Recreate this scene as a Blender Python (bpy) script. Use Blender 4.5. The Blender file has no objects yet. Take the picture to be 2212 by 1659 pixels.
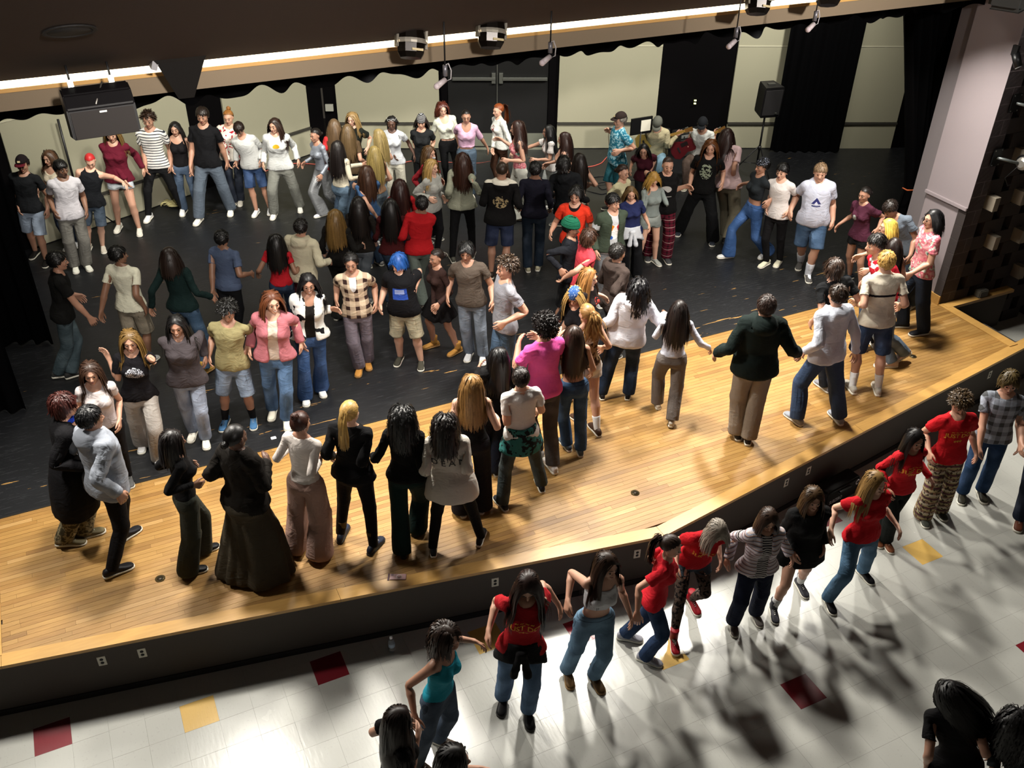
import numpy as np
import bpy, bmesh, math, random
from mathutils import Vector, Matrix
C = bpy.context.scene.collection
SC = bpy.context.scene
# ------------------------------------------------------------------ camera, world, light, exposure
WORLD = .045; EXPO = 0.02; P_APRON = 172; P_HEADFILL = 90; P_MID = 40; P_BACK = 85; P_HOUSE = 95; E_LEDGE = 7.; NPEOPLE = 999
cam_d = bpy.data.cameras.new('camera'); cam = bpy.data.objects.new('camera', cam_d); C.objects.link(cam)
cam.location = (0.33236, -5.87897, 7.31722); cam.rotation_euler = (0.97378, -0.01292, -0.44442)
cam_d.sensor_width = 36; cam_d.lens = 2022.518/2212*36; cam_d.clip_end = 200
SC.camera = cam
w = bpy.data.worlds.new('world'); SC.world = w; w.use_nodes = True
w.node_tree.nodes['Background'].inputs[0].default_value = (1.0, .86, .68, 1); w.node_tree.nodes['Background'].inputs[1].default_value = WORLD
SC.view_settings.view_transform = 'Standard'; SC.view_settings.look = 'None'; SC.view_settings.exposure = EXPO; SC.view_settings.gamma = 1
SC.view_settings.use_curve_mapping = False
def disk_light(x, y, z, power, size, col, tx, ty, tz, spread=180):
    l = bpy.data.lights.new('area_light', 'AREA'); l.shape = 'DISK'; l.size = size; l.energy = power; l.color = col; l.spread = math.radians(spread)
    o = bpy.data.objects.new('area_light', l); C.objects.link(o); o.location = (x, y, z)
    o.rotation_euler = (Vector((tx, ty, tz))-Vector((x, y, z))).to_track_quat('-Z', 'Y').to_euler()
    return o
for x, k in ((-1.6,.55), (.6,.8), (3.1,1.), (5.4,1.1), (7.6,1.), (9.8,.85)): disk_light(x, 2.56, 4.90, P_APRON*k, .40, (1., .95, .86), x+(x-4.9)*.02, .9, 0, 128)
for x in (-.5, 2.6, 5.2, 7.9, 10.6): disk_light(x, 5.6, 5.9, P_MID, .5, (1., .95, .82), x, 5.6, 0, 170)
for x in (1.2, 3.6, 6.4, 9.4, 12.4): disk_light(x, 7.2-.2*abs(x-5), 5.5, P_BACK, .5, (1., .96, .86), x, 11., .2, 105)
for x, y in ((4.5,-3.5), (8.5,-3.2), (12.,-2.)): disk_light(x, y, 8.2, P_HOUSE, 1.2, (1., .97, .93), x+.5, y+2.2, 0, 180)  # unseen house lamps over the auditorium, tuned as soft fill
for x in (1.5, 7.5): disk_light(x, -7.5, 8.8, P_HEADFILL, .5, (1., .93, .86), x+.4, 2.6, 5.4, 42)  # unseen spots added behind the camera to lift the header and speakers
PEOPLE = [
 ('m',0.97,0.65,[-0.35,-0.937],[-0.429,8.998,2.194],[-0.495,9.008,1.545],[-0.495,8.833,0.7],[-0.627,9.204,0.7],[-0.272,8.733,1.495],[-0.653,8.96,1.524],'tee #15171a','jorts #8a97a8','#22201e','cap #17120f',3,'teenager in black tee and black baseball cap with maroon brim,beside left curtain',{'hat': 'cap #1a1214 #5a1420 logo'}),
 ('f',0.925,0.65,[-0.649,-0.761],[-0.07,9.283,2.14],[-0.06,9.294,1.517],[0.015,9.343,0.7],[-0.115,9.268,0.7],[-0.019,8.931,1.684],[-0.366,9.369,1.611],'tank #cfc3ac','jeans #46536a','#cccccc','longw #4a3220',2,'girl in pale tank half hidden behind boy in white tee,at far left',{}),
 ('m',0.995,0.65,[0.079,-0.997],[0.081,8.41,2.261],[0.036,8.424,1.59],[0.069,8.429,0.7],[-0.087,8.448,0.7],[0.262,8.276,1.578],[-0.16,8.264,1.658],'tee #c9c6cc','baggy #77756f','#d8d8cc','short #0f0d0c',4,'boy in white tee and grey sweatpants beside black-capped teenager',{'hy': 25}),
 ('m',0.91,0.65,[-0.182,-0.983],[0.483,8.996,2.105],[0.367,9.012,1.502],[0.35,8.984,0.7],[0.152,9.072,0.7],[0.898,8.884,1.72],[0.113,8.918,1.517],'vest #14161a','jorts #3e4a58','#bdb6a8','buzz #b8282a',1,'person with cropped bright red hair and black sleeveless top',{'hp': 35}),
 ('f',1.02,0.65,[-0.267,-0.964],[0.884,9.555,2.29],[0.845,9.549,1.606],[0.949,9.412,0.7],[0.662,9.675,0.7],[1.257,9.662,1.576],[0.951,9.375,1.498],'sweater #5c1426','shortshorts #c5cdd6','#d9d6ca','longw #6f552c',2,'girl in maroon sweater under the hanging speaker',{}),
 ('m',1.05,0.65,[-0.35,-0.937],[1.479,9.886,2.328],[1.461,9.901,1.622],[1.718,9.941,0.7],[1.167,9.893,0.7],[1.671,9.812,1.501],[1.277,9.697,1.578],'tee #d8d6d2 stripes','slim #121214','#e8e8e8','curlytop #2a1a10',3,'curly haired boy in white tee with dark stripes and ripped black jeans',{}),
 ('f',0.92,0.65,[-0.35,-0.937],[1.856,9.866,2.14],[1.861,9.88,1.519],[1.98,9.845,0.7],[1.753,9.944,0.7],[1.967,9.627,1.462],[1.683,9.832,1.469],'tank #141214','jeans #46566b','#333333','long #120e0d',2,'girl with long black hair and black tank beside striped-tee boy',{}),
 ('m',1.085,0.65,[-0.43,-0.903],[2.276,9.562,2.39],[2.231,9.545,1.655],[2.464,9.612,0.7],[1.908,9.444,0.7],[2.562,9.617,1.488],[1.921,9.477,1.555],'tee #0c0c0f','baggy #56606c','#e6e4da','short #1c120c',3,'tall boy in plain black tee and grey-blue baggy jeans before dark wall gap',{}),
 ('f',0.96,0.65,[-0.43,-0.903],[2.722,9.89,2.202],[2.683,9.911,1.554],[2.703,9.96,0.7],[2.586,9.902,0.7],[2.706,9.688,1.482],[2.571,9.654,1.476],'sweater #d9d3c8 redblobs','jeans #1e2430','#c9c4b8','updo #8a5a28',2,'girl with strawberry-blonde updo and white and red patterned sweater',{}),
 ('m',0.92,0.65,[-0.43,-0.903],[2.797,9.476,2.12],[2.933,9.531,1.516],[3.079,9.362,0.7],[2.853,9.378,0.7],[3.052,9.306,1.575],[2.685,9.655,1.473],'sweater #b9bab8','jorts #2c4062','#d8dadb','short #1d100a',3,'boy bowing his dark head,pale sweater and blue shorts',{'hp': 45}),
 ('f',0.98,0.65,[-0.35,-0.937],[3.315,9.191,2.208],[3.33,9.203,1.549],[3.579,9.27,0.7],[3.11,9.16,0.7],[3.643,9.13,1.54],[3.031,9.153,1.569],'sweater #c4c6c4 bee','baggy #75766f','#d6d6d0','long #27170f',2,'girl in grey sweatshirt with yellow chest print and long dark hair',{'hy': -25}),
 ('f',0.895,0.65,[-0.942,-0.334],[3.908,8.97,2.036],[3.965,8.964,1.435],[4.201,9.039,0.7],[3.843,8.878,0.7],[3.831,8.64,1.435],[3.68,9.128,1.525],'fitlong #8f95a0 silver','wide #8d8f92 silver','#e2e2ee','lowbun #15100d',3,'girl in shiny silver top and silver trousers with dark tied-back hair',{}),
 ('f',0.95,0.65,[-0.079,0.997],[4.225,8.918,2.171],[4.227,8.903,1.531],[4.325,8.877,0.7],[4.134,8.898,0.7],[3.95,9.113,1.521],[4.106,8.74,1.324],'tee #b02a2c','jeans #3c4c60','#888888','long #5a4630',2,'girl in red tee with very long light brown hair,facing away near dark doorway gap',{}),
 ('f',0.93,0.65,[0.58,0.814],[4.39,8.677,2.14],[4.382,8.665,1.514],[4.454,8.64,0.7],[4.292,8.666,0.7],[4.275,9.011,1.677],[4.674,8.62,1.551],'tee #4a3a28','jeans #3c4c60','#888888','long #5d4a30',2,'girl with light brown hair seen from behind,beside red-tee girl',{}),
 ('f',0.92,0.65,[-0.649,-0.761],[4.618,9.203,2.14],[4.627,9.214,1.519],[4.713,9.216,0.7],[4.561,9.235,0.7],[4.772,8.97,1.645],[4.278,9.224,1.644],'tee #171a14','slim #1a1b1e','#444444','longw #8a6f45',1,'blonde girl smiling at back in dark top,between the two brown-haired girls',{}),
 ('f',0.935,0.65,[0.824,0.567],[4.024,8.001,2.14],[4.012,7.993,1.506],[4.126,7.992,0.7],[3.873,7.976,0.7],[4.462,8.072,1.777],[4.371,7.89,1.642],'fitlong #cbc3ae','jeans #5d7286','#999999','long #140d0b',3,'girl in cream long-sleeve top with black hair,arm reaching right',{}),
 ('f',0.92,0.65,[-0.43,-0.903],[5.157,8.742,2.14],[5.164,8.755,1.519],[5.262,8.776,0.7],[5.079,8.761,0.7],[5.514,8.624,1.534],[5.15,8.658,1.58],'tee #b9bcc0','wide #c9c6b6','#cccccc','braids #0c0a0a',5,'girl with dark braids and white sunglasses on her head',{'sung': 1}),
 ('f',0.93,0.65,[-0.701,0.713],[4.752,8.258,2.14],[4.763,8.248,1.512],[4.862,8.243,0.7],[4.685,8.231,0.7],[4.472,8.146,1.579],[4.82,8.57,1.563],'tee #d2d0c2','jeans #8a98a4','#cccccc','long #8d7a4c',1,'blonde girl in white top in profile,left of the girl with braids',{}),
 ('f',0.93,0.65,[-0.251,0.968],[4.447,7.554,2.14],[4.451,7.54,1.511],[4.552,7.523,0.7],[4.357,7.527,0.7],[4.122,7.736,1.604],[4.644,7.808,1.555],'tank #8a6a50','jeans #54606a','#999999','long #8f7c48',2,'girl with streaked blonde hair and bare shoulders,seen from behind',{}),
 ('f',0.93,0.65,[-0.079,0.997],[4.088,6.842,2.14],[4.089,6.827,1.515],[4.176,6.812,0.7],[4.005,6.813,0.7],[4.158,6.597,1.481],[4.07,7.185,1.784],'tee #42628c','jeans #3a4c66','#999999','longw #40281a',2,'girl in blue tee with fist raised in the crowd',{}),
 ('f',0.93,0.65,[0.507,0.862],[3.644,5.787,2.14],[3.636,5.774,1.515],[3.707,5.758,0.7],[3.55,5.764,0.7],[3.492,6.04,1.661],[4.012,5.864,1.634],'long #17130f','jeans #50565c','#777777','long #120c09',3,'girl in black with long near-black hair,behind the plaid-shirt boy',{}),
 ('f',0.93,0.65,[0.58,0.814],[3.233,5.501,2.14],[3.225,5.489,1.515],[3.294,5.474,0.7],[3.138,5.479,0.7],[3.106,5.804,1.5],[3.602,5.518,1.657],'long #0f0d0b','wide #20201e','#555555','longw #6a5028',2,'girl in black top with honey-brown hair,left in the centre crowd',{}),
 ('f',0.93,0.65,[0.35,0.937],[4.015,5.555,2.14],[4.01,5.541,1.511],[4.102,5.515,0.7],[3.907,5.538,0.7],[3.847,5.873,1.493],[4.316,5.639,1.581],'long #3a0c0e','jeans #2c3a4c','#555555','long #0b0706',3,"girl in dark maroon top with long black hair,right of plaid-shirt boy's shoulder",{}),
 ('f',0.93,0.65,[0.267,0.964],[4.362,6.149,2.14],[4.358,6.134,1.517],[4.432,6.103,0.7],[4.276,6.137,0.7],[4.432,6.287,1.617],[4.676,6.312,1.601],'tee #a81c20','jeans #2a3648','#555555','longw #2a0f0a',3,'girl in red tee with dark auburn hair and a wristwatch',{}),
 ('m',0.955,0.65,[0.267,0.964],[4.407,5.381,2.168],[4.343,5.388,1.527],[4.325,5.262,0.7],[4.234,5.528,0.7],[4.092,5.62,1.568],[4.303,5.64,1.665],'sweater #a3141a','baggy #5d6660','#b8a8a0','short #0c0808',4,'boy in red sweater and grey sweatpants seen from behind',{}),
 ('f',0.92,0.65,[-0.43,-0.903],[5.632,8.613,2.14],[5.639,8.627,1.519],[5.718,8.608,0.7],[5.572,8.673,0.7],[5.718,8.458,1.645],[5.554,8.626,1.534],'tee #1a1c1e','slim #131416','#444444','bob #1a1210',2,'person in striped knit beanie and black cardigan',{'hat': 'beanie #17171b stripes'}),
 ('f',0.92,0.65,[-0.35,-0.937],[6.214,9.111,2.129],[6.295,9.095,1.517],[6.476,9.059,0.7],[6.274,9.1,0.7],[6.397,8.809,1.5],[5.962,9.051,1.508],'blouse #d7dacb','slim #0f0f11','#333333','curlybob #4a1f14',1,'girl with curly red-brown hair,glasses and knotted white blouse',{'hy': 15,'glass': 1}),
 ('f',0.92,0.65,[-0.35,-0.937],[6.422,8.558,2.14],[6.427,8.572,1.519],[6.52,8.596,0.7],[6.344,8.576,0.7],[6.91,8.612,1.407],[6.386,8.77,1.5],'blouse #c9a2bc','jeans #4a5a6a','#ccc6b8','lowbun #120d0b',3,'girl in pink button shirt before the double doors',{}),
 ('f',0.91,0.65,[-0.997,-0.079],[7.106,8.769,2.101],[7.15,8.757,1.488],[7.298,8.747,0.7],[7.091,8.742,0.7],[7.235,8.323,1.341],[6.941,8.636,1.405],'long #d5d7d2 redprint','slim #3a2418','#8a8378','pony #7c3e1c',1,'red-haired girl in oversized white sweatshirt before the doors',{}),
 ('f',0.995,0.65,[-0.964,0.267],[6.868,7.535,2.21],[6.924,7.51,1.539],[7.121,7.582,0.7],[6.841,7.389,0.7],[6.583,7.397,1.753],[6.761,8.019,1.913],'tank #7a7466 floral','wide #c9c9c0 ripped','#15161a','longw #2c1710',2,'girl with dark curls pointing left,floral top and ripped white jeans',{}),
 ('f',0.875,0.65,[-0.964,0.267],[7.52,7.67,2.023],[7.585,7.639,1.441],[7.752,7.63,0.7],[7.547,7.588,0.7],[7.2,7.577,1.605],[7.202,8.08,1.595],'tee #d8d4d2 redprint','jeans #aeb3b2','#dddddd','long #090909',2,'girl with black hair and glasses reaching out,white printed tee',{'glass': 1}),
 ('f',0.93,0.65,[-0.903,0.43],[7.423,6.94,2.14],[7.437,6.934,1.509],[7.546,6.951,0.7],[7.355,6.904,0.7],[7.251,6.725,1.503],[7.312,7.335,1.592],'tank #bb8f78','slim #20222a','#666666','long #2c1812',2,'girl with straight brown hair in profile right of black-haired glasses girl',{}),
 ('f',0.93,0.65,[-0.079,0.997],[7.204,6.036,2.14],[7.206,6.021,1.513],[7.298,6.026,0.7],[7.115,5.985,0.7],[6.924,6.24,1.678],[7.459,6.159,1.667],'tank #a08f80','wide #b3ad9e','#888888','long #170e0a',2,'girl with very dark long hair in beige trousers,before the right wall panels',{}),
 ('m',1.015,0.65,[0.649,0.761],[6.766,5.703,2.258],[6.839,5.645,1.579],[7.015,5.594,0.7],[6.811,5.581,0.7],[6.764,5.99,1.687],[7.154,5.588,1.647],'hoodie #15171a','slim #101114','#3e4640','mop #0d0a08',3,'boy with dark mop hair in black jacket with striped collar',{}),
 ('m',0.985,0.65,[0.43,0.903],[6.298,5.713,2.249],[6.294,5.698,1.581],[6.207,5.694,0.7],[6.372,5.672,0.7],[6.097,5.945,1.646],[6.589,5.724,1.579],'long #151522','jeans #1c2836','#a9a48c','short #0a0808',4,'boy in navy jacket with white shirt hem showing,back turned',{}),
 ('m',1.035,0.65,[0.43,0.903],[5.753,5.693,2.327],[5.728,5.688,1.628],[5.609,5.742,0.7],[5.796,5.625,0.7],[5.649,6.09,1.759],[6.077,5.729,1.697],'hoodie #0c0b0c skullback','jorts #262f48','#2c2018','buzz #2b1d12',3,'boy in black jacket with pale skull print and white hood,back turned',{'hoodc': '#cfcabc'}),
 ('f',0.99,0.65,[0.35,0.937],[5.476,6.481,2.247],[5.458,6.472,1.58],[5.272,6.458,0.7],[5.609,6.468,0.7],[5.274,6.629,1.618],[5.652,6.13,1.755],'sweater #8f917f','slim #0c0c0e','#46463e','longw #2e160b',2,'girl with long auburn hair,sage sweater and black leggings',{}),
 ('f',0.92,0.65,[0.567,-0.824],[5.063,6.658,2.14],[5.054,6.67,1.519],[5.146,6.694,0.7],[4.945,6.671,0.7],[5.256,6.662,1.604],[4.973,6.451,1.721],'sweater #9a9a94','slim #0f0f12','#cfcfc0','longw #9a7b45',1,'girl with wavy blonde hair and grey sweatshirt,smiling right',{}),
 ('f',0.92,0.65,[0.567,-0.824],[5.241,7.21,2.14],[5.233,7.222,1.519],[5.308,7.251,0.7],[5.141,7.218,0.7],[5.488,7.31,1.612],[5.056,6.993,1.569],'long #7c1a22','slim #18181c','#666666','longw #4a3218',2,'girl wearing a white face mask and red sleeve behind blonde girl',{'mask': 1}),
 ('m',0.975,0.65,[-0.649,-0.761],[6.399,4.675,2.23],[6.409,4.687,1.569],[6.51,4.706,0.7],[6.327,4.69,0.7],[6.44,4.287,1.636],[6.013,4.669,1.708],'tee #e03a22 jersey','slim #18202c','#444444','mop #0e0c0b',2,'boy in bright orange-red football jersey with black trim',{}),
 ('m',0.975,0.65,[0.761,-0.649],[5.847,3.752,2.23],[5.836,3.762,1.57],[5.927,3.798,0.7],[5.722,3.745,0.7],[6.081,3.765,1.453],[5.654,3.569,1.706],'long #17191f','jorts #0f1013','#16161a','short #120d0b',3,'boy in dark green turban and black jacket',{'hat': 'turban #14563f'}),
 ('m',0.965,0.65,[0.997,0.079],[6.001,3.546,2.16],[5.915,3.587,1.518],[5.922,3.6,0.7],[5.737,3.657,0.7],[6.112,3.908,1.632],[5.631,3.605,1.599],'tee #cf4550','jorts #1b2336','#cccccc','mop #3a2418',2,'boy in coral tee with brown hair,right of green turban',{}),
 ('m',0.975,0.65,[-0.095,-0.995],[6.756,4.241,2.23],[6.757,4.256,1.571],[6.866,4.27,0.7],[6.651,4.271,0.7],[6.923,4.208,1.704],[6.453,4.105,1.553],'tee #b9bcc0 emoji','baggy #75787c','#999999','short #0b0a0a',2,'boy in white cartoon tee under open green hoodie',{'hy': 25,'over': '#3a4438'}),
 ('m',0.985,0.65,[0.997,0.079],[6.027,2.899,2.23],[6.012,2.898,1.567],[6.093,2.895,0.7],[5.901,2.899,0.7],[6.253,3.203,1.595],[6.141,2.609,1.722],'hoodie #3a302c','jeans #272a33','#555555','short #14100d',3,'boy in brown hooded sweatshirt with neat dark hair,looking right',{}),
 ('f',0.92,0.65,[0.567,-0.824],[5.484,2.627,2.14],[5.476,2.639,1.519],[5.549,2.651,0.7],[5.385,2.653,0.7],[5.824,2.773,1.728],[5.365,2.298,1.666],'tee #1d1616 redprint','slim #15161a','#888888','longw #8d6234',1,'girl with strawberry-blonde hair and red scarf,behind the white-hoodie dancer',{}),
 ('f',0.89,0.65,[-0.713,-0.701],[5.135,2.381,2.08],[5.194,2.363,1.486],[5.331,2.333,0.7],[5.176,2.359,0.7],[5.308,2.109,1.492],[4.847,2.393,1.597],'tee #131216','slim #141519','#77c0a0','longw #a5834c',2,'girl with blue bandana and long honey hair,head lowered',{'hp': 30,'hat': 'bandana #2e4f86'}),
 ('f',0.96,0.65,[-0.079,0.997],[4.985,1.84,2.177],[5.018,1.806,1.534],[5.015,1.9,0.7],[5.086,1.645,0.7],[4.79,2.109,1.865],[5.293,1.983,1.562],'tank #8c7050 leopard','shortshorts #d8cfc6','#3c2a20','ponyw #8f6a3c',2,'girl with curly half ponytail,brown patterned top and cream shorts',{'sock': '#d9dadb'}),
 ('f',0.935,0.65,[0.182,0.983],[4.653,1.525,2.16],[4.672,1.497,1.529],[4.647,1.542,0.7],[4.737,1.396,0.7],[4.685,1.855,1.994],[4.988,1.658,1.512],'croptank #6d6249','jeans #3a5474','#4a5560','long #2b1a10',3,'girl with very long straight brown hair in flared blue jeans',{}),
 ('m',1.085,0.65,[-0.079,0.997],[4.266,1.466,2.383],[4.274,1.447,1.649],[4.271,1.59,0.7],[4.294,1.267,0.7],[4.14,1.788,2.102],[4.419,1.951,1.989],'tee #e25aa4','jeans #4c4846','#cfcac6','afro #130c0a',3,'person in bright pink tee with short afro,fists raised',{}),
 ('m',0.945,0.65,[0.507,0.862],[5.84,2.126,2.16],[5.765,2.159,1.531],[5.541,2.26,0.7],[5.841,2.124,0.7],[5.564,2.444,1.538],[6.28,2.123,1.725],'hoodie #cfcfd8','jeans #1e2c40','#14161a','bigcurl #0e0c10',4,'dancer in white hooded sweatshirt with bouncing black curls',{'g': 0.8}),
 ('f',0.915,0.65,[0.507,0.862],[6.072,1.621,2.097],[6.055,1.615,1.48],[6.064,1.803,0.7],[6.011,1.416,0.7],[6.138,1.925,1.824],[6.516,1.491,1.52],'fitlong #c8cad6','baggy #6b6460','#cfc9bc','long #180f0c',2,'girl in fitted white long-sleeve and grey sweatpants on wood floor',{}),
 ('m',1.075,0.65,[0.461,0.887],[6.642,0.866,2.39],[6.627,0.853,1.666],[6.58,0.905,0.7],[6.644,0.777,0.7],[6.323,1.215,1.659],[7.142,0.734,1.723],'hoodie #111c1a','baggy #8a8074','#1e1e20','short #2b1c16',3,'man in dark green-black hooded sweatshirt and khaki trousers',{'g': 0.7}),
 ('m',1.055,0.65,[0.095,0.995],[7.588,0.818,2.337],[7.607,0.781,1.624],[7.392,0.84,0.7],[7.86,0.647,0.7],[7.34,0.903,1.593],[7.967,0.66,1.512],'hoodie #ccd0dc','baggy #34445e','#8c9098','short #2b1d12',2,'boy in pale grey hooded sweatshirt and baggy blue jeans',{}),
 ('m',1.015,0.65,[0.182,0.983],[8.102,1.435,2.274],[8.182,1.333,1.599],[8.183,1.243,0.7],[8.341,1.217,0.7],[7.935,1.453,1.53],[8.583,1.431,1.717],'tee #111214','jeans #20242c','#77777c','mop #2e1e14',2,'boy in black tee directly behind pale-hoodie boy',{}),
 ('m',1.08,0.65,[0.461,0.887],[8.613,1.154,2.39],[8.619,1.076,1.665],[8.491,1.08,0.7],[8.757,0.914,0.7],[8.522,1.328,1.783],[8.984,1.112,1.723],'tee #cfc6b4 chestband','jorts #2e3d58','#b9b3a8','short #b08a48',2,'blond boy in cream tee with one black chest stripe and long denim shorts',{'sock': '#dfe1e3'}),
 ('m',1.1,0.65,[-0.964,0.267],[8.988,1.703,2.29],[9.182,1.494,1.608],[9.482,1.299,0.7],[9.27,1.271,0.7],[8.824,1.278,1.631],[9.114,1.836,1.701],'tee #b01c2c','jeans #6a7a8c','#c9b8b0','short #15100d',2,'boy with white-sleeved red top in profile,left of dark-haired girl in tank',{'sleeves': '#dcdcdc'}),
 ('f',0.93,0.65,[0.507,0.862],[9.441,1.799,2.14],[9.433,1.786,1.512],[9.513,1.775,0.7],[9.339,1.772,0.7],[9.271,2.04,1.508],[9.793,1.838,1.508],'tank #15110f','slim #20232a','#c8c8c8','long #1c0f0a',2,'girl with dark brown hair and black strap top between cream-tee and floral-shirt boys',{}),
 ('f',0.93,0.65,[-0.814,0.58],[9.785,2.271,2.14],[9.798,2.263,1.511],[9.901,2.257,0.7],[9.719,2.251,0.7],[9.465,2.19,1.584],[9.741,2.634,1.541],'tee #33302a','jeans #4a5a72','#aaaaaa','bob #c9a94a',1,'girl with bright yellow-blonde short hair',{}),
 ('m',1.005,0.65,[-0.997,-0.079],[10.266,2.72,2.119],[10.601,2.536,1.559],[10.72,2.321,0.7],[10.555,2.335,0.7],[10.388,2.271,1.514],[10.401,2.907,1.68],'tee #66707c','jeans #28323e','#888888','short #1d130e',3,'boy in grey tee bowing his dark head toward the dancers',{'hp': 40}),
 ('m',1.045,0.65,[-0.937,0.35],[10.16,1.921,2.328],[10.198,1.885,1.623],[10.289,1.716,0.7],[10.184,1.984,0.7],[9.806,1.787,1.618],[10.252,2.108,1.637],'tee #cf8f90 floral','baggy #1c2430','#202024','bob #0c0b0d',2,'person in pink floral shirt with black bob by the grey pillar',{'glass': 1}),
 ('f',0.905,0.65,[-0.997,-0.079],[10.355,3.297,2.099],[10.408,3.257,1.493],[10.413,3.043,0.7],[10.509,3.389,0.7],[10.387,2.947,1.651],[10.213,3.561,1.515],'tee #4a2233 leaf','shortshorts #0e0f10','#26303a','lowbun #120c09',3,'girl in maroon tee and black shorts,hand held by big man',{}),
 ('m',1.035,0.65,[-0.649,-0.761],[9.972,3.841,2.296],[10.003,3.831,1.595],[9.956,3.637,0.7],[10.112,4.007,0.7],[10.189,3.589,1.531],[9.734,4.058,1.59],'tee #bfc3d4 logo','jorts #3d5470','#4c4a48','short #7d654c',2,'heavyset man with grey-brown hair,white tee and denim shorts',{'g': 1.0,'sock': '#c9cdd6'}),
 ('m',0.965,0.65,[-0.91,-0.415],[9.659,4.29,2.198],[9.702,4.269,1.551],[9.854,4.226,0.7],[9.637,4.27,0.7],[9.715,4.09,1.575],[9.553,4.37,1.576],'tee #dcd6d4','slim #0e0d0f','#d9d6bd','short #0d0a0a',1,'boy in white tee and black trousers,mid-kick beside heavyset man',{}),
 ('f',0.99,0.65,[-0.995,0.095],[9.53,4.601,2.193],[9.527,4.615,1.522],[9.797,4.499,0.7],[9.253,4.759,0.7],[9.486,4.299,1.713],[9.474,4.978,1.769],'crop #202529','jeansflare #38588a','#dfe0df','short #14100e',3,'girl with patterned bandana,black crop top and flared blue jeans',{'hat': 'bandana #1a1a1c'}),
 ('f',1.07,0.65,[0.824,0.567],[9.671,5.669,2.29],[9.652,5.455,1.6],[9.71,5.358,0.7],[9.554,5.121,0.7],[9.684,5.863,1.615],[9.735,5.44,1.53],'tee #c9aeb0','baggy #6c6656','#17171a','long #24120d',2,'girl in pale pink tee with long dark hair before the loudspeaker',{}),
 ('m',0.995,0.65,[-0.649,-0.761],[9.233,5.487,2.226],[9.223,5.515,1.554],[9.353,5.286,0.7],[9.073,5.797,0.7],[9.362,5.232,1.662],[8.954,5.531,1.555],'tee #0c0c0d skull','wide #08090b','#2c2f38','longw #5c3413',2,'person with waist-long auburn hair and black skull tee',{}),
 ('m',0.975,0.65,[-0.35,-0.937],[8.193,5.1,2.23],[8.198,5.114,1.57],[8.314,5.033,0.7],[8.094,5.223,0.7],[8.522,4.951,1.92],[8.126,5.191,1.825],'tee #0b0b0c feather','baggy #5a1426 plaidred','#3a3a3c','buzz #33221a',2,'boy in black tee with white feather print and red plaid pyjama trousers',{'g': 0.5}),
 ('f',0.875,0.65,[-0.095,-0.995],[7.931,5.052,2.066],[7.951,5.054,1.477],[8.119,5.033,0.7],[7.824,5.077,0.7],[8.137,5.165,1.797],[7.851,5.026,1.915],'fitlong #858f8c','shortshorts #8a928e','#9ea09a','bob #a07a38',1,'blonde girl in grey overall shorts bowing her head',{'hp': 40}),
 ('f',0.85,0.65,[-0.35,-0.937],[7.406,4.827,2.023],[7.457,4.811,1.453],[7.602,4.786,0.7],[7.415,4.803,0.7],[7.603,4.541,1.568],[7.168,4.769,1.549],'tee #232a52','wide #101114','#444444','bob #5c4527',2,'girl in navy blouse between cartoon-tee boy and blonde girl in overalls',{'tied': '#c9cdd4'}),
 ('f',0.92,0.65,[0.415,-0.91],[7.57,5.323,2.14],[7.564,5.336,1.519],[7.65,5.357,0.7],[7.464,5.343,0.7],[7.918,5.263,1.506],[7.377,5.055,1.588],'tee #c3bd9a','jeans #30353c','#888888','lowbun #2a1a12',2,'girl in pale yellow tee smiling right,below the singer',{}),
 ('f',0.88,0.65,[-0.58,-0.814],[8.544,6.3,2.0],[8.744,6.492,1.478],[8.811,6.355,0.7],[8.612,6.361,0.7],[8.736,6.342,1.541],[8.418,6.465,1.61],'tee #401420','slim #141416','#555555','bob #0a0808',3,'person with black bob and glasses in maroon tee leaning over',{'glass': 1}),
 ('m',0.985,0.65,[-0.995,0.095],[8.586,7.154,2.23],[8.6,7.152,1.565],[8.717,7.155,0.7],[8.514,7.147,0.7],[8.43,6.946,1.775],[8.63,7.508,1.947],'tee #2c7a94 paisley','jorts #1c5560','#222222','cap #77726a',2,'singer in blue patterned shirt and trucker cap holding a microphone',{'hat': 'cap #2c2220 #2c2220 patch','glass': 1,'g': 0.5,'beard': 1}),
 ('m',1.0,0.65,[0.997,0.079],[-0.159,5.42,2.224],[-0.276,5.414,1.558],[-0.321,5.382,0.7],[-0.464,5.435,0.7],[-0.033,5.709,1.57],[0.054,5.215,1.411],'tee #0b0b0a','jeans #3e4c52','#3a3a3a','short #0a0807',3,'boy in black with a wristwatch,emerging from left black curtain',{}),
 ('m',0.965,0.65,[0.58,0.814],[0.509,5.327,2.21],[0.504,5.314,1.559],[0.422,5.282,0.7],[0.576,5.322,0.7],[0.092,5.228,1.411],[0.662,5.163,1.481],'tee #d6d4bf','jorts #857c6c','#cccccc','short #0b0908',4,'boy in plain white tee and khaki shorts seen from behind',{'hy': -40}),
 ('f',0.98,0.65,[0.58,0.814],[1.064,5.125,2.178],[1.089,5.11,1.519],[1.046,5.408,0.7],[1.183,4.784,0.7],[0.702,5.162,1.476],[1.482,5.059,1.536],'long #0c1f1e','jeans #33485e','#a8843c','bob #1c100a',3,'girl in dark teal sweater and jeans seen from behind',{}),
 ('m',0.925,0.65,[0.649,0.761],[1.746,5.449,2.139],[1.712,5.441,1.518],[1.608,5.411,0.7],[1.747,5.454,0.7],[1.458,5.237,1.323],[2.05,5.4,1.6],'tee #46526a','slim #0c0d10','#444444','short #090808',4,'boy in blue-grey tee and black trousers seen from behind',{}),
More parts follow.
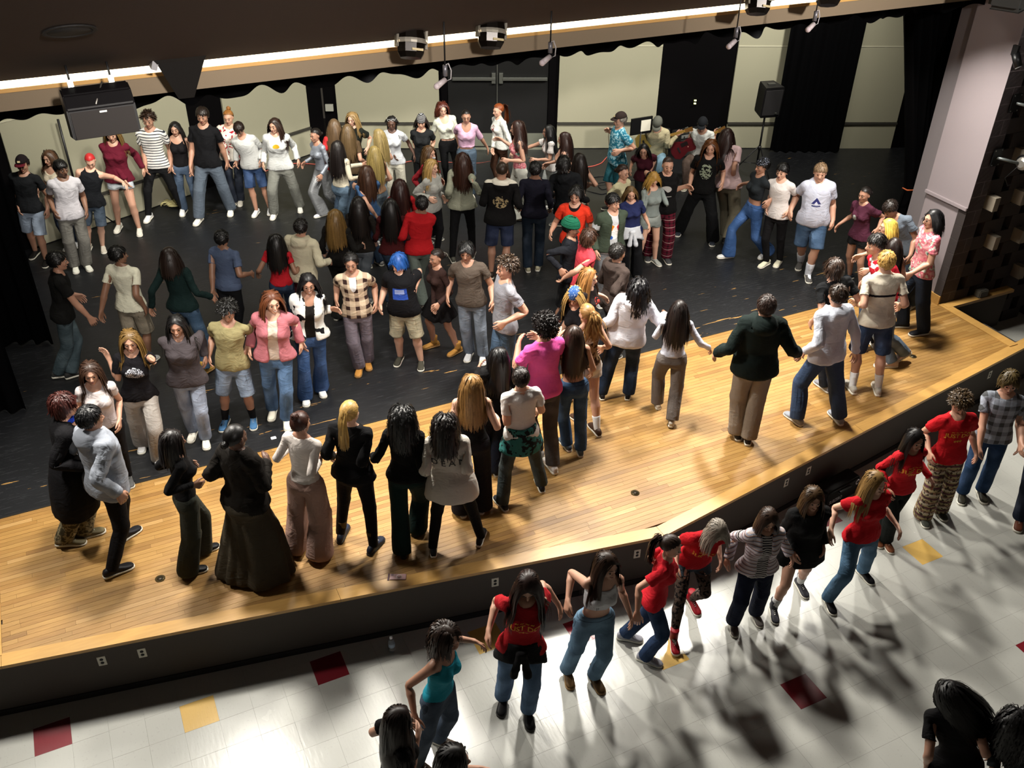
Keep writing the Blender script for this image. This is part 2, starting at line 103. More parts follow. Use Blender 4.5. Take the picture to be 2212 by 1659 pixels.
 ('f',0.87,0.65,[0.507,0.862],[2.376,5.272,2.056],[2.364,5.26,1.471],[2.275,5.242,0.7],[2.43,5.253,0.7],[2.117,5.538,1.513],[2.667,5.336,1.67],'fit #a01620','jeans #25344a','#555555','longw #0b0807',4,'girl in red top with long black wavy hair seen from behind',{}),
 ('m',0.95,0.65,[0.58,0.814],[2.716,5.275,2.185],[2.656,5.274,1.543],[2.512,5.27,0.7],[2.681,5.275,0.7],[2.562,5.651,1.668],[3.056,5.256,1.648],'hoodie #b5ae96','jorts #4a1822','#777777','short #100b0a',3,'boy in cream hooded sweatshirt seen from behind',{}),
 ('f',0.945,0.65,[-0.182,-0.983],[0.376,3.306,2.156],[0.336,3.321,1.519],[0.35,3.168,0.7],[0.241,3.504,0.7],[0.529,3.316,1.868],[0.12,3.48,1.985],'tee #121014 glitter','wide #aaa49e','#e0e0e0','longw #6b5128',2,'girl with long blonde-brown curls,fists raised,black top',{}),
 ('f',0.92,0.65,[-0.095,-0.995],[-0.051,2.864,2.14],[-0.05,2.879,1.518],[0.011,2.938,0.7],[-0.108,2.851,0.7],[0.077,2.712,1.552],[-0.326,2.666,1.606],'fit #cfc5c4','slim #141418','#555555','longw #321f14',2,'girl in white puff-sleeve top looking down at far left',{}),
 ('f',0.96,0.65,[-0.267,-0.964],[0.858,3.352,2.198],[0.85,3.367,1.552],[0.892,3.282,0.7],[0.792,3.482,0.7],[1.086,3.419,1.636],[0.751,3.368,1.707],'hoodie #453f42','jeans #8d97aa','#e6e2d6','long #0a0808',3,'smiling girl in charcoal hooded sweatshirt and pale jeans',{}),
 ('m',0.955,0.65,[-0.35,-0.937],[1.408,3.44,2.192],[1.363,3.46,1.551],[1.47,3.431,0.7],[1.166,3.529,0.7],[1.507,3.407,1.63],[1.116,3.445,1.636],'tee #8f8660','jorts #7c8ba0','#3f6a94','curlytop #0c0a08',3,'boy in khaki-green tee and light denim shorts with blue trainers',{'hp': 25,'sock': '#111113'}),
 ('f',1.005,0.65,[-0.267,-0.964],[1.883,3.335,2.263],[1.83,3.359,1.588],[1.822,3.251,0.7],[1.732,3.516,0.7],[2.158,3.402,1.559],[1.544,3.407,1.645],'fit #c9b8aa','jeans #4f6a8c','#e0dccc','longw #5a3018',1,'laughing girl in pink cardigan and beige camisole',{'hy': 20,'over': '#b06a72'}),
 ('f',0.98,0.65,[-0.182,-0.983],[2.365,3.636,2.235],[2.322,3.66,1.571],[2.38,3.738,0.7],[2.176,3.633,0.7],[2.652,3.6,1.878],[2.173,3.439,1.556],'tank #15110f','jeansflare #35507c','#dcdcdc','long #0d0a0c',3,'laughing girl in black and white cow-print jacket with glasses',{'glass': 1,'over': '#d2d2ce cow'}),
 ('m',0.96,0.65,[-0.35,-0.937],[2.983,4.014,2.197],[3.006,4.023,1.552],[3.099,4.085,0.7],[2.959,3.98,0.7],[3.197,3.824,1.637],[2.752,4.019,1.671],'tee #cdb9a0 plaid','baggy #6e6670','#b07c3a','curtain #0f0c0c',3,'boy in beige plaid hooded overshirt and tan boots',{}),
 ('m',0.925,0.65,[-0.507,-0.862],[3.532,3.891,2.147],[3.572,3.893,1.524],[3.717,3.793,0.7],[3.505,3.999,0.7],[3.683,3.782,1.786],[3.259,3.916,1.561],'tee #0d0d11 bluebox','jorts #9c957e','#3b3930','mopblue #1e4f96',1,'person with bright blue hair and black tee with blue print',{'hy': -30,'hp': 25,'g': 0.8}),
 ('f',0.87,0.65,[-0.986,-0.166],[4.074,4.041,2.037],[4.101,4.039,1.455],[4.242,3.902,0.7],[4.013,4.172,0.7],[3.935,3.748,1.51],[3.96,3.896,1.307],'fitlong #33221f','mini #0b090b','#b0803e','lowbun #1b110c',3,'girl in brown ruched top,black skirt and tan ankle boots',{}),
 ('m',0.975,0.65,[-0.507,-0.862],[4.335,3.674,2.226],[4.388,3.668,1.571],[4.503,3.597,0.7],[4.38,3.727,0.7],[4.52,3.293,1.636],[4.076,3.716,1.583],'tee #544a42','jeans #76808e','#c9c9cc','mop #0b0a0b',3,'boy in taupe tee and pale jeans with black hair',{}),
 ('m',1.06,0.65,[-0.995,0.095],[4.474,2.855,2.366],[4.475,2.861,1.648],[4.543,2.846,0.7],[4.408,2.885,0.7],[4.286,2.62,1.767],[4.52,3.254,1.644],'tee #83838a','jeans #40566e','#777777','curlytop #36271a',2,'boy in light grey tee with tousled brown hair,in profile',{}),
 ('f',0.91,0.65,[0.095,0.995],[3.771,1.519,2.115],[3.723,1.525,1.506],[3.637,1.585,0.7],[3.714,1.479,0.7],[3.702,1.839,1.876],[4.005,1.692,1.534],'long #0a090a','wide #101624','#1a1a1c','longw #0a0708',3,'girl in black with long black hair,raising her left hand',{}),
 ('f',0.965,0.65,[0.35,0.937],[3.261,1.025,2.217],[3.248,1.015,1.562],[3.129,1.02,0.7],[3.339,0.988,0.7],[3.033,1.223,1.613],[3.577,1.102,1.686],'tank #0a090b','wide #17151a','#6c7c94','longw #8a6536',1,'girl with honey-blonde waves in black camisole and black trousers',{}),
 ('m',0.945,0.65,[0.095,0.995],[3.785,1.014,2.159],[3.79,0.996,1.522],[3.543,0.927,0.7],[4.047,1.03,0.7],[3.699,1.244,1.739],[4.091,1.248,1.511],'tee #d0cdca','jeans #3e4646','#1b1c22','short #1d130f',2,'boy in white tee with teal printed shirt tied at waist',{'hy': -20,'tied': '#2f6a66'}),
 ('f',0.925,0.65,[0.461,0.887],[2.823,0.629,2.13],[2.855,0.6,1.51],[2.646,0.603,0.7],[3.13,0.541,0.7],[2.667,0.817,1.477],[3.059,0.679,1.563],'sweatlong #bfb8ae dean','slim #0c0b0c','#26262a','bigcurl #140c09',2,'girl in cream lettered sweatshirt and black leggings with dark curls',{}),
 ('f',0.955,0.65,[0.507,0.862],[2.492,0.86,2.171],[2.491,0.845,1.525],[2.376,0.712,0.7],[2.604,0.949,0.7],[2.263,1.165,1.578],[2.652,0.852,1.503],'long #09090a','wide #0e2422','#0d0d0e','bigcurl #0a0909',2,'girl with large black ringlets in black top and dark green trousers',{}),
 ('f',0.985,0.65,[0.649,0.761],[2.052,1.038,2.244],[2.027,1.031,1.578],[1.886,1.173,0.7],[2.12,0.873,0.7],[1.908,1.321,1.568],[2.197,1.124,1.753],'sweater #0b0b0d','slim #0c0b0d','#222838','pony #b08c4c',1,'girl with long blonde ponytail in black jacket and navy clogs',{'sock': '#5c4c2c'}),
 ('f',0.965,0.65,[0.713,0.701],[1.607,1.104,2.214],[1.571,1.098,1.562],[1.457,1.178,0.7],[1.612,1.006,0.7],[1.543,1.492,1.687],[1.751,1.138,1.721],'fitlong #cfc6bf','widelong #a38478','#241615','updo #381d14',3,'woman in fitted white long-sleeve and dusty pink wide trousers',{}),
 ('f',1.0,0.65,[0.824,0.567],[1.022,1.065,2.268],[1.0,1.058,1.592],[0.851,1.187,0.7],[1.104,0.913,0.7],[0.951,1.357,1.72],[1.266,1.137,1.911],'sweater #17130f','maxi #3d372c','#1d1a18','lowbun #0b0807',5,'woman in draped black sweater and long grey-brown skirt',{'g': 0.8}),
 ('f',0.93,0.65,[0.997,0.079],[0.523,1.396,2.149],[0.51,1.395,1.52],[0.582,1.508,0.7],[0.413,1.279,0.7],[0.635,1.658,1.682],[0.653,1.265,1.713],'fitlong #0c0b0d','wide #33352e','#0d0d0f','bob #120b0a',4,'girl in black long-sleeve and olive-grey wide trousers',{}),
 ('m',1.04,0.65,[0.91,0.415],[-0.1,1.829,2.301],[-0.132,1.822,1.6],[-0.088,2.05,0.7],[-0.238,1.579,0.7],[-0.087,2.286,1.782],[-0.015,1.542,1.546],'hoodie #8f949e','slim #0d0c0f','#1d1c20','short #0b0b0d',3,'boy in light grey hooded jacket and black trousers',{'g': 0.6}),
 ('m',1.015,0.65,[0.995,-0.095],[-0.304,2.214,2.254],[-0.417,2.208,1.578],[-0.441,2.227,0.7],[-0.62,2.176,0.7],[-0.122,2.497,1.674],[-0.204,1.887,1.716],'coat #0e0d10','baggy #433c2c camo','#6a6046','mop #3b1712',2,'person in long black coat and camouflage trousers at left edge',{'scarf': '#1c3bb0'}),
 ('f',0.96,0.0,[0.567,-0.824],[2.067,-1.228,1.54],[1.995,-1.192,0.897],[2.047,-1.088,0.05],[1.796,-1.222,0.05],[2.467,-1.002,1.058],[1.7,-1.438,0.917],'tank #1f8aa0','jeans #3c4a5c','#3c2c20','curlybob #2b1c14',3,'girl in turquoise tank top with curly brown hair',{}),
 ('f',1.015,0.0,[-0.43,-0.903],[2.837,-1.09,1.64],[2.806,-1.068,0.956],[2.843,-1.157,0.05],[2.706,-0.934,0.05],[3.229,-1.018,1.103],[2.505,-0.993,1.065],'tee #a81a22 justdo','jeans #4f6886','#0f0e10','long #281610',2,'girl in red lettered tee with black jacket tied round her waist',{'hp': 35,'tied': '#0d0c0e'}),
 ('f',0.945,0.0,[0.995,-0.095],[1.494,-1.75,1.512],[1.449,-1.74,0.877],[1.467,-1.749,0.05],[1.342,-1.712,0.05],[1.641,-1.472,1.041],[1.659,-1.651,1.182],'tee #0d0b0c','jeans #1c1c22','#111111','long #1d120d',2,'girl with long dark hair in black at bottom left of the dance line',{}),
 ('f',0.995,0.0,[0.964,-0.267],[1.706,-2.277,1.606],[1.682,-2.269,0.93],[1.727,-2.283,0.05],[1.59,-2.239,0.05],[2.036,-2.075,1.014],[1.809,-2.591,1.02],'tee #0d0b0c','jeans #1c1c22','#111111','bob #0c0908',2,'dark-haired dancer whose head just enters the bottom edge',{}),
 ('f',0.98,0.0,[-0.182,-0.983],[3.592,-1.102,1.576],[3.545,-1.053,0.916],[3.595,-1.084,0.05],[3.399,-0.923,0.05],[3.863,-1.184,0.838],[3.267,-1.009,1.097],'croptank #c9cbd0','jeans #5f7c94','#5c4426','long #2c1b10',2,'girl in white crop top and loose light blue jeans',{'hy': 20,'hp': 10}),
 ('f',0.92,0.0,[0.761,-0.649],[4.308,-1.028,1.448],[4.246,-0.977,0.836],[4.167,-0.773,0.05],[4.201,-1.078,0.05],[4.512,-0.843,0.848],[3.902,-1.185,0.828],'tee #c01e2a','jeans #1f3352','#9c9ca6','pony #2c1d14',2,'girl in red tee with short ponytail,leaning right',{'hp': 15}),
 ('f',0.935,0.0,[-0.267,-0.964],[4.846,-0.975,1.36],[4.857,-0.701,0.797],[4.979,-0.674,0.05],[4.522,-1.027,0.05],[5.022,-0.923,0.817],[4.551,-0.837,0.838],'tee #b0151f justdo','shortshorts #3c4650','#8e1420','bob #8d8478',1,'person with grey hair in red lettered tee,bent forward,red high-top shoes',{'hp': 55,'tights': 1}),
 ('f',0.885,0.0,[-0.35,-0.937],[5.322,-1.101,1.432],[5.329,-1.089,0.833],[5.472,-1.074,0.05],[5.201,-1.082,0.05],[5.678,-1.187,0.846],[5.054,-0.945,0.828],'tee #c8c4c2 finestripes','baggy #131a2e','#6a6460','bob #37251a',2,'girl in striped tee and pastel striped cardigan',{'hp': 25,'over': '#a8b2c8 pastel'}),
 ('f',0.91,0.0,[-0.35,-0.937],[5.893,-1.048,1.441],[5.905,-1.041,0.824],[6.154,-0.955,0.05],[5.68,-1.115,0.05],[6.047,-1.204,0.838],[5.713,-1.167,0.847],'sweatlong #0d0d0e','shortshorts #0b0b0d','#3a3a40','longw #44301a',2,'girl in oversized black hooded sweatshirt and checkered high-tops',{'sock': '#d8d8d8'}),
 ('f',0.955,0.0,[-0.182,-0.983],[6.555,-1.162,1.497],[6.573,-1.168,0.856],[6.899,-1.092,0.05],[6.284,-1.256,0.05],[6.798,-1.414,0.981],[6.163,-1.124,0.89],'tee #b5141f','jeans #4c6c88','#141416','long #8a6a3c',1,'smiling girl in plain red tee with long blonde hair',{'hy': 20}),
 ('f',0.93,0.0,[-0.182,-0.983],[7.426,-0.803,1.49],[7.429,-0.789,0.865],[7.388,-0.713,0.05],[7.475,-0.835,0.05],[7.652,-1.007,0.998],[7.164,-0.892,0.917],'long #c01f28 justdo','baggy #0f1411','#7a4a30','long #0c090a',3,'smiling girl with black hair in red lettered long-sleeve tee',{}),
 ('m',0.985,0.0,[-0.43,-0.903],[8.213,-0.622,1.597],[8.251,-0.657,0.931],[8.411,-0.686,0.05],[8.168,-0.697,0.05],[8.572,-0.786,0.864],[7.944,-0.676,0.981],'tee #b8161f justdo','wide #8c7a56 patchwork','#4a4c44','curlytop #4c3a24',2,'curly haired boy in red lettered tee and patchwork trousers',{'hp': 35}),
 ('m',1.02,0.0,[-0.649,-0.761],[8.943,-0.605,1.656],[8.968,-0.617,0.964],[9.106,-0.664,0.05],[8.878,-0.596,0.05],[9.047,-0.927,0.929],[8.607,-0.768,0.869],'tee #a2aab8 plaidgrey','jeans #223c5e','#2e2c24','mop #4a3c20',2,'boy in grey plaid shirt at right end of the dance line',{'hp': 15}),
 ('f',0.975,0.0,[0.58,0.814],[5.346,-3.226,1.441],[5.436,-3.424,0.819],[5.645,-3.656,0.05],[5.407,-3.589,0.05],[5.251,-3.332,0.732],[5.645,-3.534,0.918],'tee #09080a','jeans #14151c','#111111','swing #0b090a',3,'dancer in black tee with swinging black hair at bottom right',{}),
 ('f',0.95,0.0,[0.649,0.761],[5.63,-3.612,1.4],[5.706,-3.826,0.801],[5.882,-4.065,0.05],[5.684,-4.013,0.05],[5.648,-3.573,0.911],[6.074,-3.847,0.829],'tee #2a3032','jeans #14151c','#111111','bigcurl #0b090a',3,'dancer with black curls cut by the right edge',{}),
 ('m',1.05,0.0,[-0.713,-0.701],[9.153,-1.074,1.685],[9.205,-1.139,0.983],[9.407,-1.196,0.05],[9.106,-1.213,0.05],[9.326,-1.427,1.039],[8.884,-1.038,1.055],'tee #33383a','jeans #1c2436','#5a3222','short #1d130f',2,'dancer beyond right edge,only a brown shoe in view',{}),
 ('m',1.0,0.65,[-0.649,-0.761],[9.843,7.866,1.77],[9.986,8.033,1.2],[9.785,7.613,0.65],[9.602,7.769,0.65],[10.256,7.769,1.6],[9.875,8.038,1.419],'sweater #a89f80','jeans #6f8ea0','#333333','short #222222',2,'seated guitarist in beige sweater and grey cap hunched over',{'hp': 50,'hat': 'cap #55564f #55564f','sit': 1}),
 ('m',1.0,0.65,[-0.713,-0.701],[10.504,7.431,1.8],[10.661,7.585,1.2],[10.424,7.184,0.65],[10.256,7.355,0.65],[10.795,7.409,1.64],[10.408,7.689,1.345],'tee #c2c4c0','jeans #4a3c34','#9c9480','short #111111',3,'seated musician in white tee and dark cap with red guitar',{'hp': 25,'hat': 'cap #14161a #14161a','sit': 1}),
]
# ------------------------------------------------------------------ figures
def v3(*a): return np.array(a, float)
def rcone(P, a, b, r1, r2):
    a = np.asarray(a, float); b = np.asarray(b, float); ab = b-a
    t = np.clip(((P-a)@ab)/(ab@ab), 0, 1)
    return np.linalg.norm(P-(a+t[:, None]*ab), axis=1)-(r1+(r2-r1)*t)
def ell(P, c, r):
    q = (P-np.asarray(c, float))/np.asarray(r, float)
    k0 = np.linalg.norm(q, axis=1); k1 = np.linalg.norm(q/np.asarray(r, float), axis=1)+1e-9
    return k0*(k0-1)/k1
def smin(a, b, k):
    h = np.clip(.5+.5*(b-a)/k, 0, 1)
    return b+(a-b)*h-k*h*(1-h)
def smax(a, b, k): return -smin(-a, -b, k)
def prof_d(P, prof, off=0.):
    A = np.array(prof); z = P[:, 2]
    rx = np.interp(z, A[:, 0], A[:, 1]); yf = np.interp(z, A[:, 0], A[:, 2]); yb = np.interp(z, A[:, 0], A[:, 3])
    ry = (yf+yb)/2+off; rx = rx+off; cy = (yb-yf)/2
    d = (np.sqrt((P[:, 0]/rx)**2+((P[:, 1]-cy)/ry)**2)-1)*np.minimum(rx, ry)
    return np.maximum(d, np.maximum(z-A[-1, 0], A[0, 0]-z))
PM = [(z, rx*.93, yf*.95, yb*.95) for z, rx, yf, yb in [(.80,.135,.08,.09),(.88,.165,.09,.115),(.95,.165,.098,.115),(1.03,.150,.10,.095),(1.12,.145,.10,.085),
      (1.22,.157,.11,.10),(1.32,.172,.115,.11),(1.38,.168,.105,.11),(1.43,.13,.08,.09),(1.48,.065,.05,.065)]]
PF = [(z, rx*.95, yf*.95, yb*.95) for z, rx, yf, yb in [(.80,.14,.08,.09),(.88,.172,.085,.125),(.95,.160,.085,.115),(1.03,.132,.083,.085),(1.10,.122,.08,.075),
      (1.20,.135,.095,.085),(1.27,.145,.105,.09),(1.34,.148,.10,.095),(1.39,.145,.085,.09),(1.43,.11,.065,.08),(1.48,.055,.045,.06)]]
SH = v3(.175,.01,1.405); UA = v3(.7071,0,-.7071); ELB = SH+.285*UA; WRI = ELB+.255*UA; HAN = WRI+.08*UA
HIP = v3(.09,0,.93); KNE = v3(.098,-.008,.51); ANK = v3(.105,.012,.09)
def head_d(P):
    d = smin(ell(P, (0,.018,1.648), (.074,.093,.088)), ell(P, (0,-.022,1.600), (.062,.068,.095)), .03)
    d = smin(d, rcone(P, (.040,-.008,1.556), (.012,-.062,1.530), .024, .020), .02)
    d = smin(d, ell(P, (.040,-.058,1.592), (.024,.022,.024)), .015)
    d = smax(d, -ell(P, (.031,-.104,1.617), (.021,.021,.013)), .010)
    d = smin(d, rcone(P, (.008,-.088,1.641), (.046,-.070,1.639), .009, .008), .010)
    d = smin(d, rcone(P, (0,-.086,1.626), (0,-.109,1.590), .008, .0125), .008)
    d = smin(d, ell(P, (.012,-.097,1.585), (.009,.010,.008)), .006)
    d = smin(d, ell(P, (0,-.088,1.560), (.024,.010,.010)), .006)
    d = smin(d, ell(P, (0,-.074,1.527), (.020,.018,.018)), .012)
    d = smin(d, ell(P, (.077,.012,1.607), (.009,.018,.031)), .006)
    return d
def hand_d(P):
    u = UA; w = v3(0,-1,0); n = v3(-.7071,0,-.7071)
    d = np.full(len(P), 9.)
    for k, (o, Lf) in enumerate(((.034,.074),(.011,.083),(-.012,.077),(-.034,.060))):
        kn = WRI+u*(.088-abs(k-1)*.004)+w*o
        d = smin(d, rcone(P, WRI+w*o*.5, kn, .016, .0115), .012)
    for k, (o, Lf) in enumerate(((.034,.074),(.011,.083),(-.012,.077),(-.034,.060))):
        kn = WRI+u*(.088-abs(k-1)*.004)+w*o; a = math.radians(12); q = kn; r = .0092
        for f in (.45,.3,.25):
            a += math.radians(16); dr = u*math.cos(a)+n*math.sin(a)
            q2 = q+dr*Lf*f; d = smin(d, rcone(P, q, q2, r, r-.0008), .003); q = q2; r -= .0008
    t0 = WRI+u*.02+w*.018; t1 = t0+u*.034+w*.034+n*.010; t2 = t1+u*.030+w*.010+n*.010; t3 = t2+u*.022+w*.001+n*.008
    d = smin(d, rcone(P, t0, t1, .015, .0115), .012); d = smin(d, rcone(P, t1, t2, .0105, .0095), .004)
    return smin(d, rcone(P, t2, t3, .0095, .008), .003)
def arm_d(P, m):
    k = 1. if m else .86; f = ELB+.08*UA
    d = rcone(P, SH, ELB, .054*k, .040*k); d = smin(d, rcone(P, ELB, f, .040*k, .042*k), .01)
    return smin(d, rcone(P, f, WRI, .042*k, .026*k), .01)
def leg_d(P, m):
    c = KNE+(ANK-KNE)*.33+v3(0,.014,0)
    d = rcone(P, HIP, KNE, .090, .056); d = smin(d, rcone(P, KNE, c, .052, .056), .02)
    d = smin(d, rcone(P, c, ANK, .056, .034), .02)
    d = smin(d, ell(P, (.075,.045,.90), (.08,.078,.09)), .05)
    return smin(d, rcone(P, ANK+v3(0,.01,-.045), (.115,-.12,.035), .032, .024), .02)
def body_d(P, m):
    d = prof_d(P, PM if m else PF)
    if not m: d = smin(d, ell(P, (.065,-.085,1.275), (.055,.055,.055)), .03)
    d = smin(d, rcone(P, (.09,.01,1.415), SH, .042, .047 if m else .041), .035)
    d = smin(d, rcone(P, (.02,.018,1.50), (.14,.015,1.425), .036, .032), .03)
    d = smin(d, arm_d(P, m), .035); d = smin(d, leg_d(P, m), .03)
    d = smin(d, rcone(P, (0,.014,1.44), (0,.004,1.57), .058 if m else .049, .050 if m else .044), .025)
    d = smin(d, head_d(P), .012)
    return smin(d, hand_d(P), .012)

def surfnet(D, org, h):
    ins = D < 0
    nx, ny, nz = D.shape
    c = np.zeros((nx-1, ny-1, nz-1), np.int8)
    for dx in (0,1):
        for dy in (0,1):
            for dz in (0,1): c += ins[dx:nx-1+dx, dy:ny-1+dy, dz:nz-1+dz]
    act = np.argwhere((c > 0) & (c < 8))
    off = np.array([(a, b, e) for a in (0,1) for b in (0,1) for e in (0,1)])
    vals = np.stack([D[act[:, 0]+o[0], act[:, 1]+o[1], act[:, 2]+o[2]] for o in off], 1)
    S = np.zeros((len(act), 3)); n = np.zeros(len(act))
    for a in range(8):
        for b in range(a+1, 8):
            if np.abs(off[a]-off[b]).sum() != 1: continue
            va, vb = vals[:, a], vals[:, b]; m = (va < 0) != (vb < 0)
            t = np.where(m, va/np.where(m, va-vb, 1), 0)
            S += m[:, None]*(off[a]+(off[b]-off[a])*t[:, None]); n += m
    V = org+h*(act+S/n[:, None])
    idx = np.full(c.shape, -1, np.int64); idx[act[:, 0], act[:, 1], act[:, 2]] = np.arange(len(act))
    Q = []
    for ax in range(3):
        o1, o2 = [(1,2),(2,0),(0,1)][ax]
        a = [slice(1, None)]*3; a[ax] = slice(0, -1); b = [slice(1, None)]*3; b[ax] = slice(1, None)
        s0 = ins[tuple(a)]; s1 = ins[tuple(b)]
        e = np.argwhere(s0 != s1)
        fl = s0[e[:, 0], e[:, 1], e[:, 2]]
        base = e.copy()
        for x in range(3):
            if x != ax: base[:, x] += 1
        ok = np.ones(len(e), bool)
        for x in range(3):
            if x != ax: ok &= base[:, x] < c.shape[x]
        base = base[ok]; fl = fl[ok]
        def cell(d1, d2):
            q = base.copy(); q[:, o1] -= d1; q[:, o2] -= d2
            return idx[q[:, 0], q[:, 1], q[:, 2]]
        f = np.stack([cell(1,1), cell(0,1), cell(0,0), cell(1,0)], 1)
        f[~fl] = f[~fl][:, ::-1]
        Q.append(f)
    return V, np.concatenate(Q)
def sdf_mesh(fn, xmax, y0, y1, z0, z1, h):
    nx = int(xmax/h)+2; ny = int((y1-y0)/h)+2; nz = int((z1-z0)/h)+2
    B = 6
    nx, ny, nz = [int(math.ceil(n/B)*B) for n in (nx, ny, nz)]
    g = np.stack(np.meshgrid(np.arange(nx//B), np.arange(ny//B), np.arange(nz//B), indexing='ij'), -1).reshape(-1, 3)
    org = v3(.5*h, y0, z0)
    ctr = org+h*(g*B+(B-1)/2)
    dc = fn(ctr)
    D = np.repeat(np.repeat(np.repeat(np.where(dc > 0, 1., -1.).reshape(nx//B, ny//B, nz//B), B, 0), B, 1), B, 2)
    near = g[np.abs(dc) < h*B*.9+.012]
    loc = np.stack(np.meshgrid(np.arange(B), np.arange(B), np.arange(B), indexing='ij'), -1).reshape(-1, 3)
    ii = (near[:, None]*B+loc[None]).reshape(-1, 3)
    D[ii[:, 0], ii[:, 1], ii[:, 2]] = fn(org+h*ii)
    D = np.concatenate([D[::-1], D], 0)
    return surfnet(D, v3(-(nx-.5)*h, y0, z0), h)

def raw_mesh(name, V, F, smooth=True):
    me = bpy.data.meshes.new(name)
    F = np.asarray(F); k = F.shape[1]; V = np.asarray(V, np.float32)
    me.vertices.add(len(V)); me.vertices.foreach_set('co', V.ravel())
    me.loops.add(F.size); me.loops.foreach_set('vertex_index', F.ravel().astype(np.int32))
    me.polygons.add(len(F)); me.polygons.foreach_set('loop_start', np.arange(0, F.size, k, dtype=np.int32))
    if smooth: me.polygons.foreach_set('use_smooth', np.ones(len(F), bool))
    me.update(calc_edges=True)
    return me
def decimate(V, F, target):
    me = raw_mesh('tmp', V, F); ob = bpy.data.objects.new('tmp', me); C.objects.link(ob)
    md = ob.modifiers.new('d', 'DECIMATE'); md.ratio = min(1., target/(2.*len(F)))
    dg = bpy.context.evaluated_depsgraph_get(); dg.update()
    ev = ob.evaluated_get(dg); m2 = bpy.data.meshes.new_from_object(ev)
    bm = bmesh.new(); bm.from_mesh(m2); bmesh.ops.triangulate(bm, faces=bm.faces[:]); bm.to_mesh(m2); bm.free()
    n = len(m2.vertices); co = np.zeros(n*3, np.float32); m2.vertices.foreach_get('co', co)
    nr = np.zeros(n*3, np.float32); m2.vertices.foreach_get('normal', nr)
    f = np.zeros(len(m2.polygons)*3, np.int32); m2.loops.foreach_get('vertex_index', f)
    bpy.data.objects.remove(ob); bpy.data.meshes.remove(me); bpy.data.meshes.remove(m2)
    return co.reshape(-1, 3).astype(float), f.reshape(-1, 3), nr.reshape(-1, 3).astype(float)
mir = v3(-1, 1, 1)
SEG = [((0,0,.90),(0,0,1.08),.135), ((0,0,1.16),(0,.005,1.42),.15), ((0,.01,1.46),(0,.005,1.54),.05), ((0,0,1.60),(0,0,1.68),.09),
       (SH, ELB, .05), (ELB, WRI, .04), (WRI, WRI+.16*UA, .04), (SH*mir, ELB*mir, .05), (ELB*mir, WRI*mir, .04), (WRI*mir, (WRI+.16*UA)*mir, .04),
       (HIP-v3(0,0,.06), KNE, .08), (KNE, ANK, .06), (ANK-v3(0,0,.05), (.11,-.13,.03), .05),
       ((HIP-v3(0,0,.06))*mir, KNE*mir, .08), (KNE*mir, ANK*mir, .06), ((ANK-v3(0,0,.05))*mir, (-.11,-.13,.03), .05)]
def seg_dist(P, a, b):
    a = np.asarray(a, float); b = np.asarray(b, float); ab = b-a
    t = np.clip(((P-a)@ab)/(ab@ab), 0, 1)
    return np.linalg.norm(P-(a+t[:, None]*ab), axis=1)
def weights(V, kind, pw=8):
    W = np.stack([1/(seg_dist(V, a, b)/r+.05)**pw for a, b, r in SEG], 1)
    if kind == 'top': W[:, 10:] = 0; W[:, 3] = 0
    if kind == 'legs': W[:, 1:10] = 0; W[:, [12,15]] = 0
    if kind != 'top':                       # keep each leg on its own side
        sx = np.clip(V[:, 0]/.05*.5+.5, 0, 1) if kind == 'legs' else (V[:, 0] > 0).astype(float)*.98+.01
        W[:, 10:13] *= sx[:, None]; W[:, 13:16] *= (1-sx)[:, None]
    sa = np.clip(V[:, 0]/.04*.5+.5, 0, 1)
    W[:, 4:7] *= sa[:, None]; W[:, 7:10] *= (1-sa)[:, None]
    W /= W.sum(1, keepdims=True)
    if kind == 'body':
        q = V[:, 2]-.5*V[:, 1]; hw = np.clip((q-1.50)/.045, 0, 1)*(np.abs(V[:, 0]) < .12)
        W *= (1-hw)[:, None]; W[:, 3] += hw
    return W
TPL = {}
def tpl(key, fn, box, h, tri, kind, pw=8):
    V, F = sdf_mesh(fn, *box, h)
    V, F, Nn = decimate(V, F, tri)
    TPL[key] = (V, F, Nn, weights(V, kind, pw), kind)
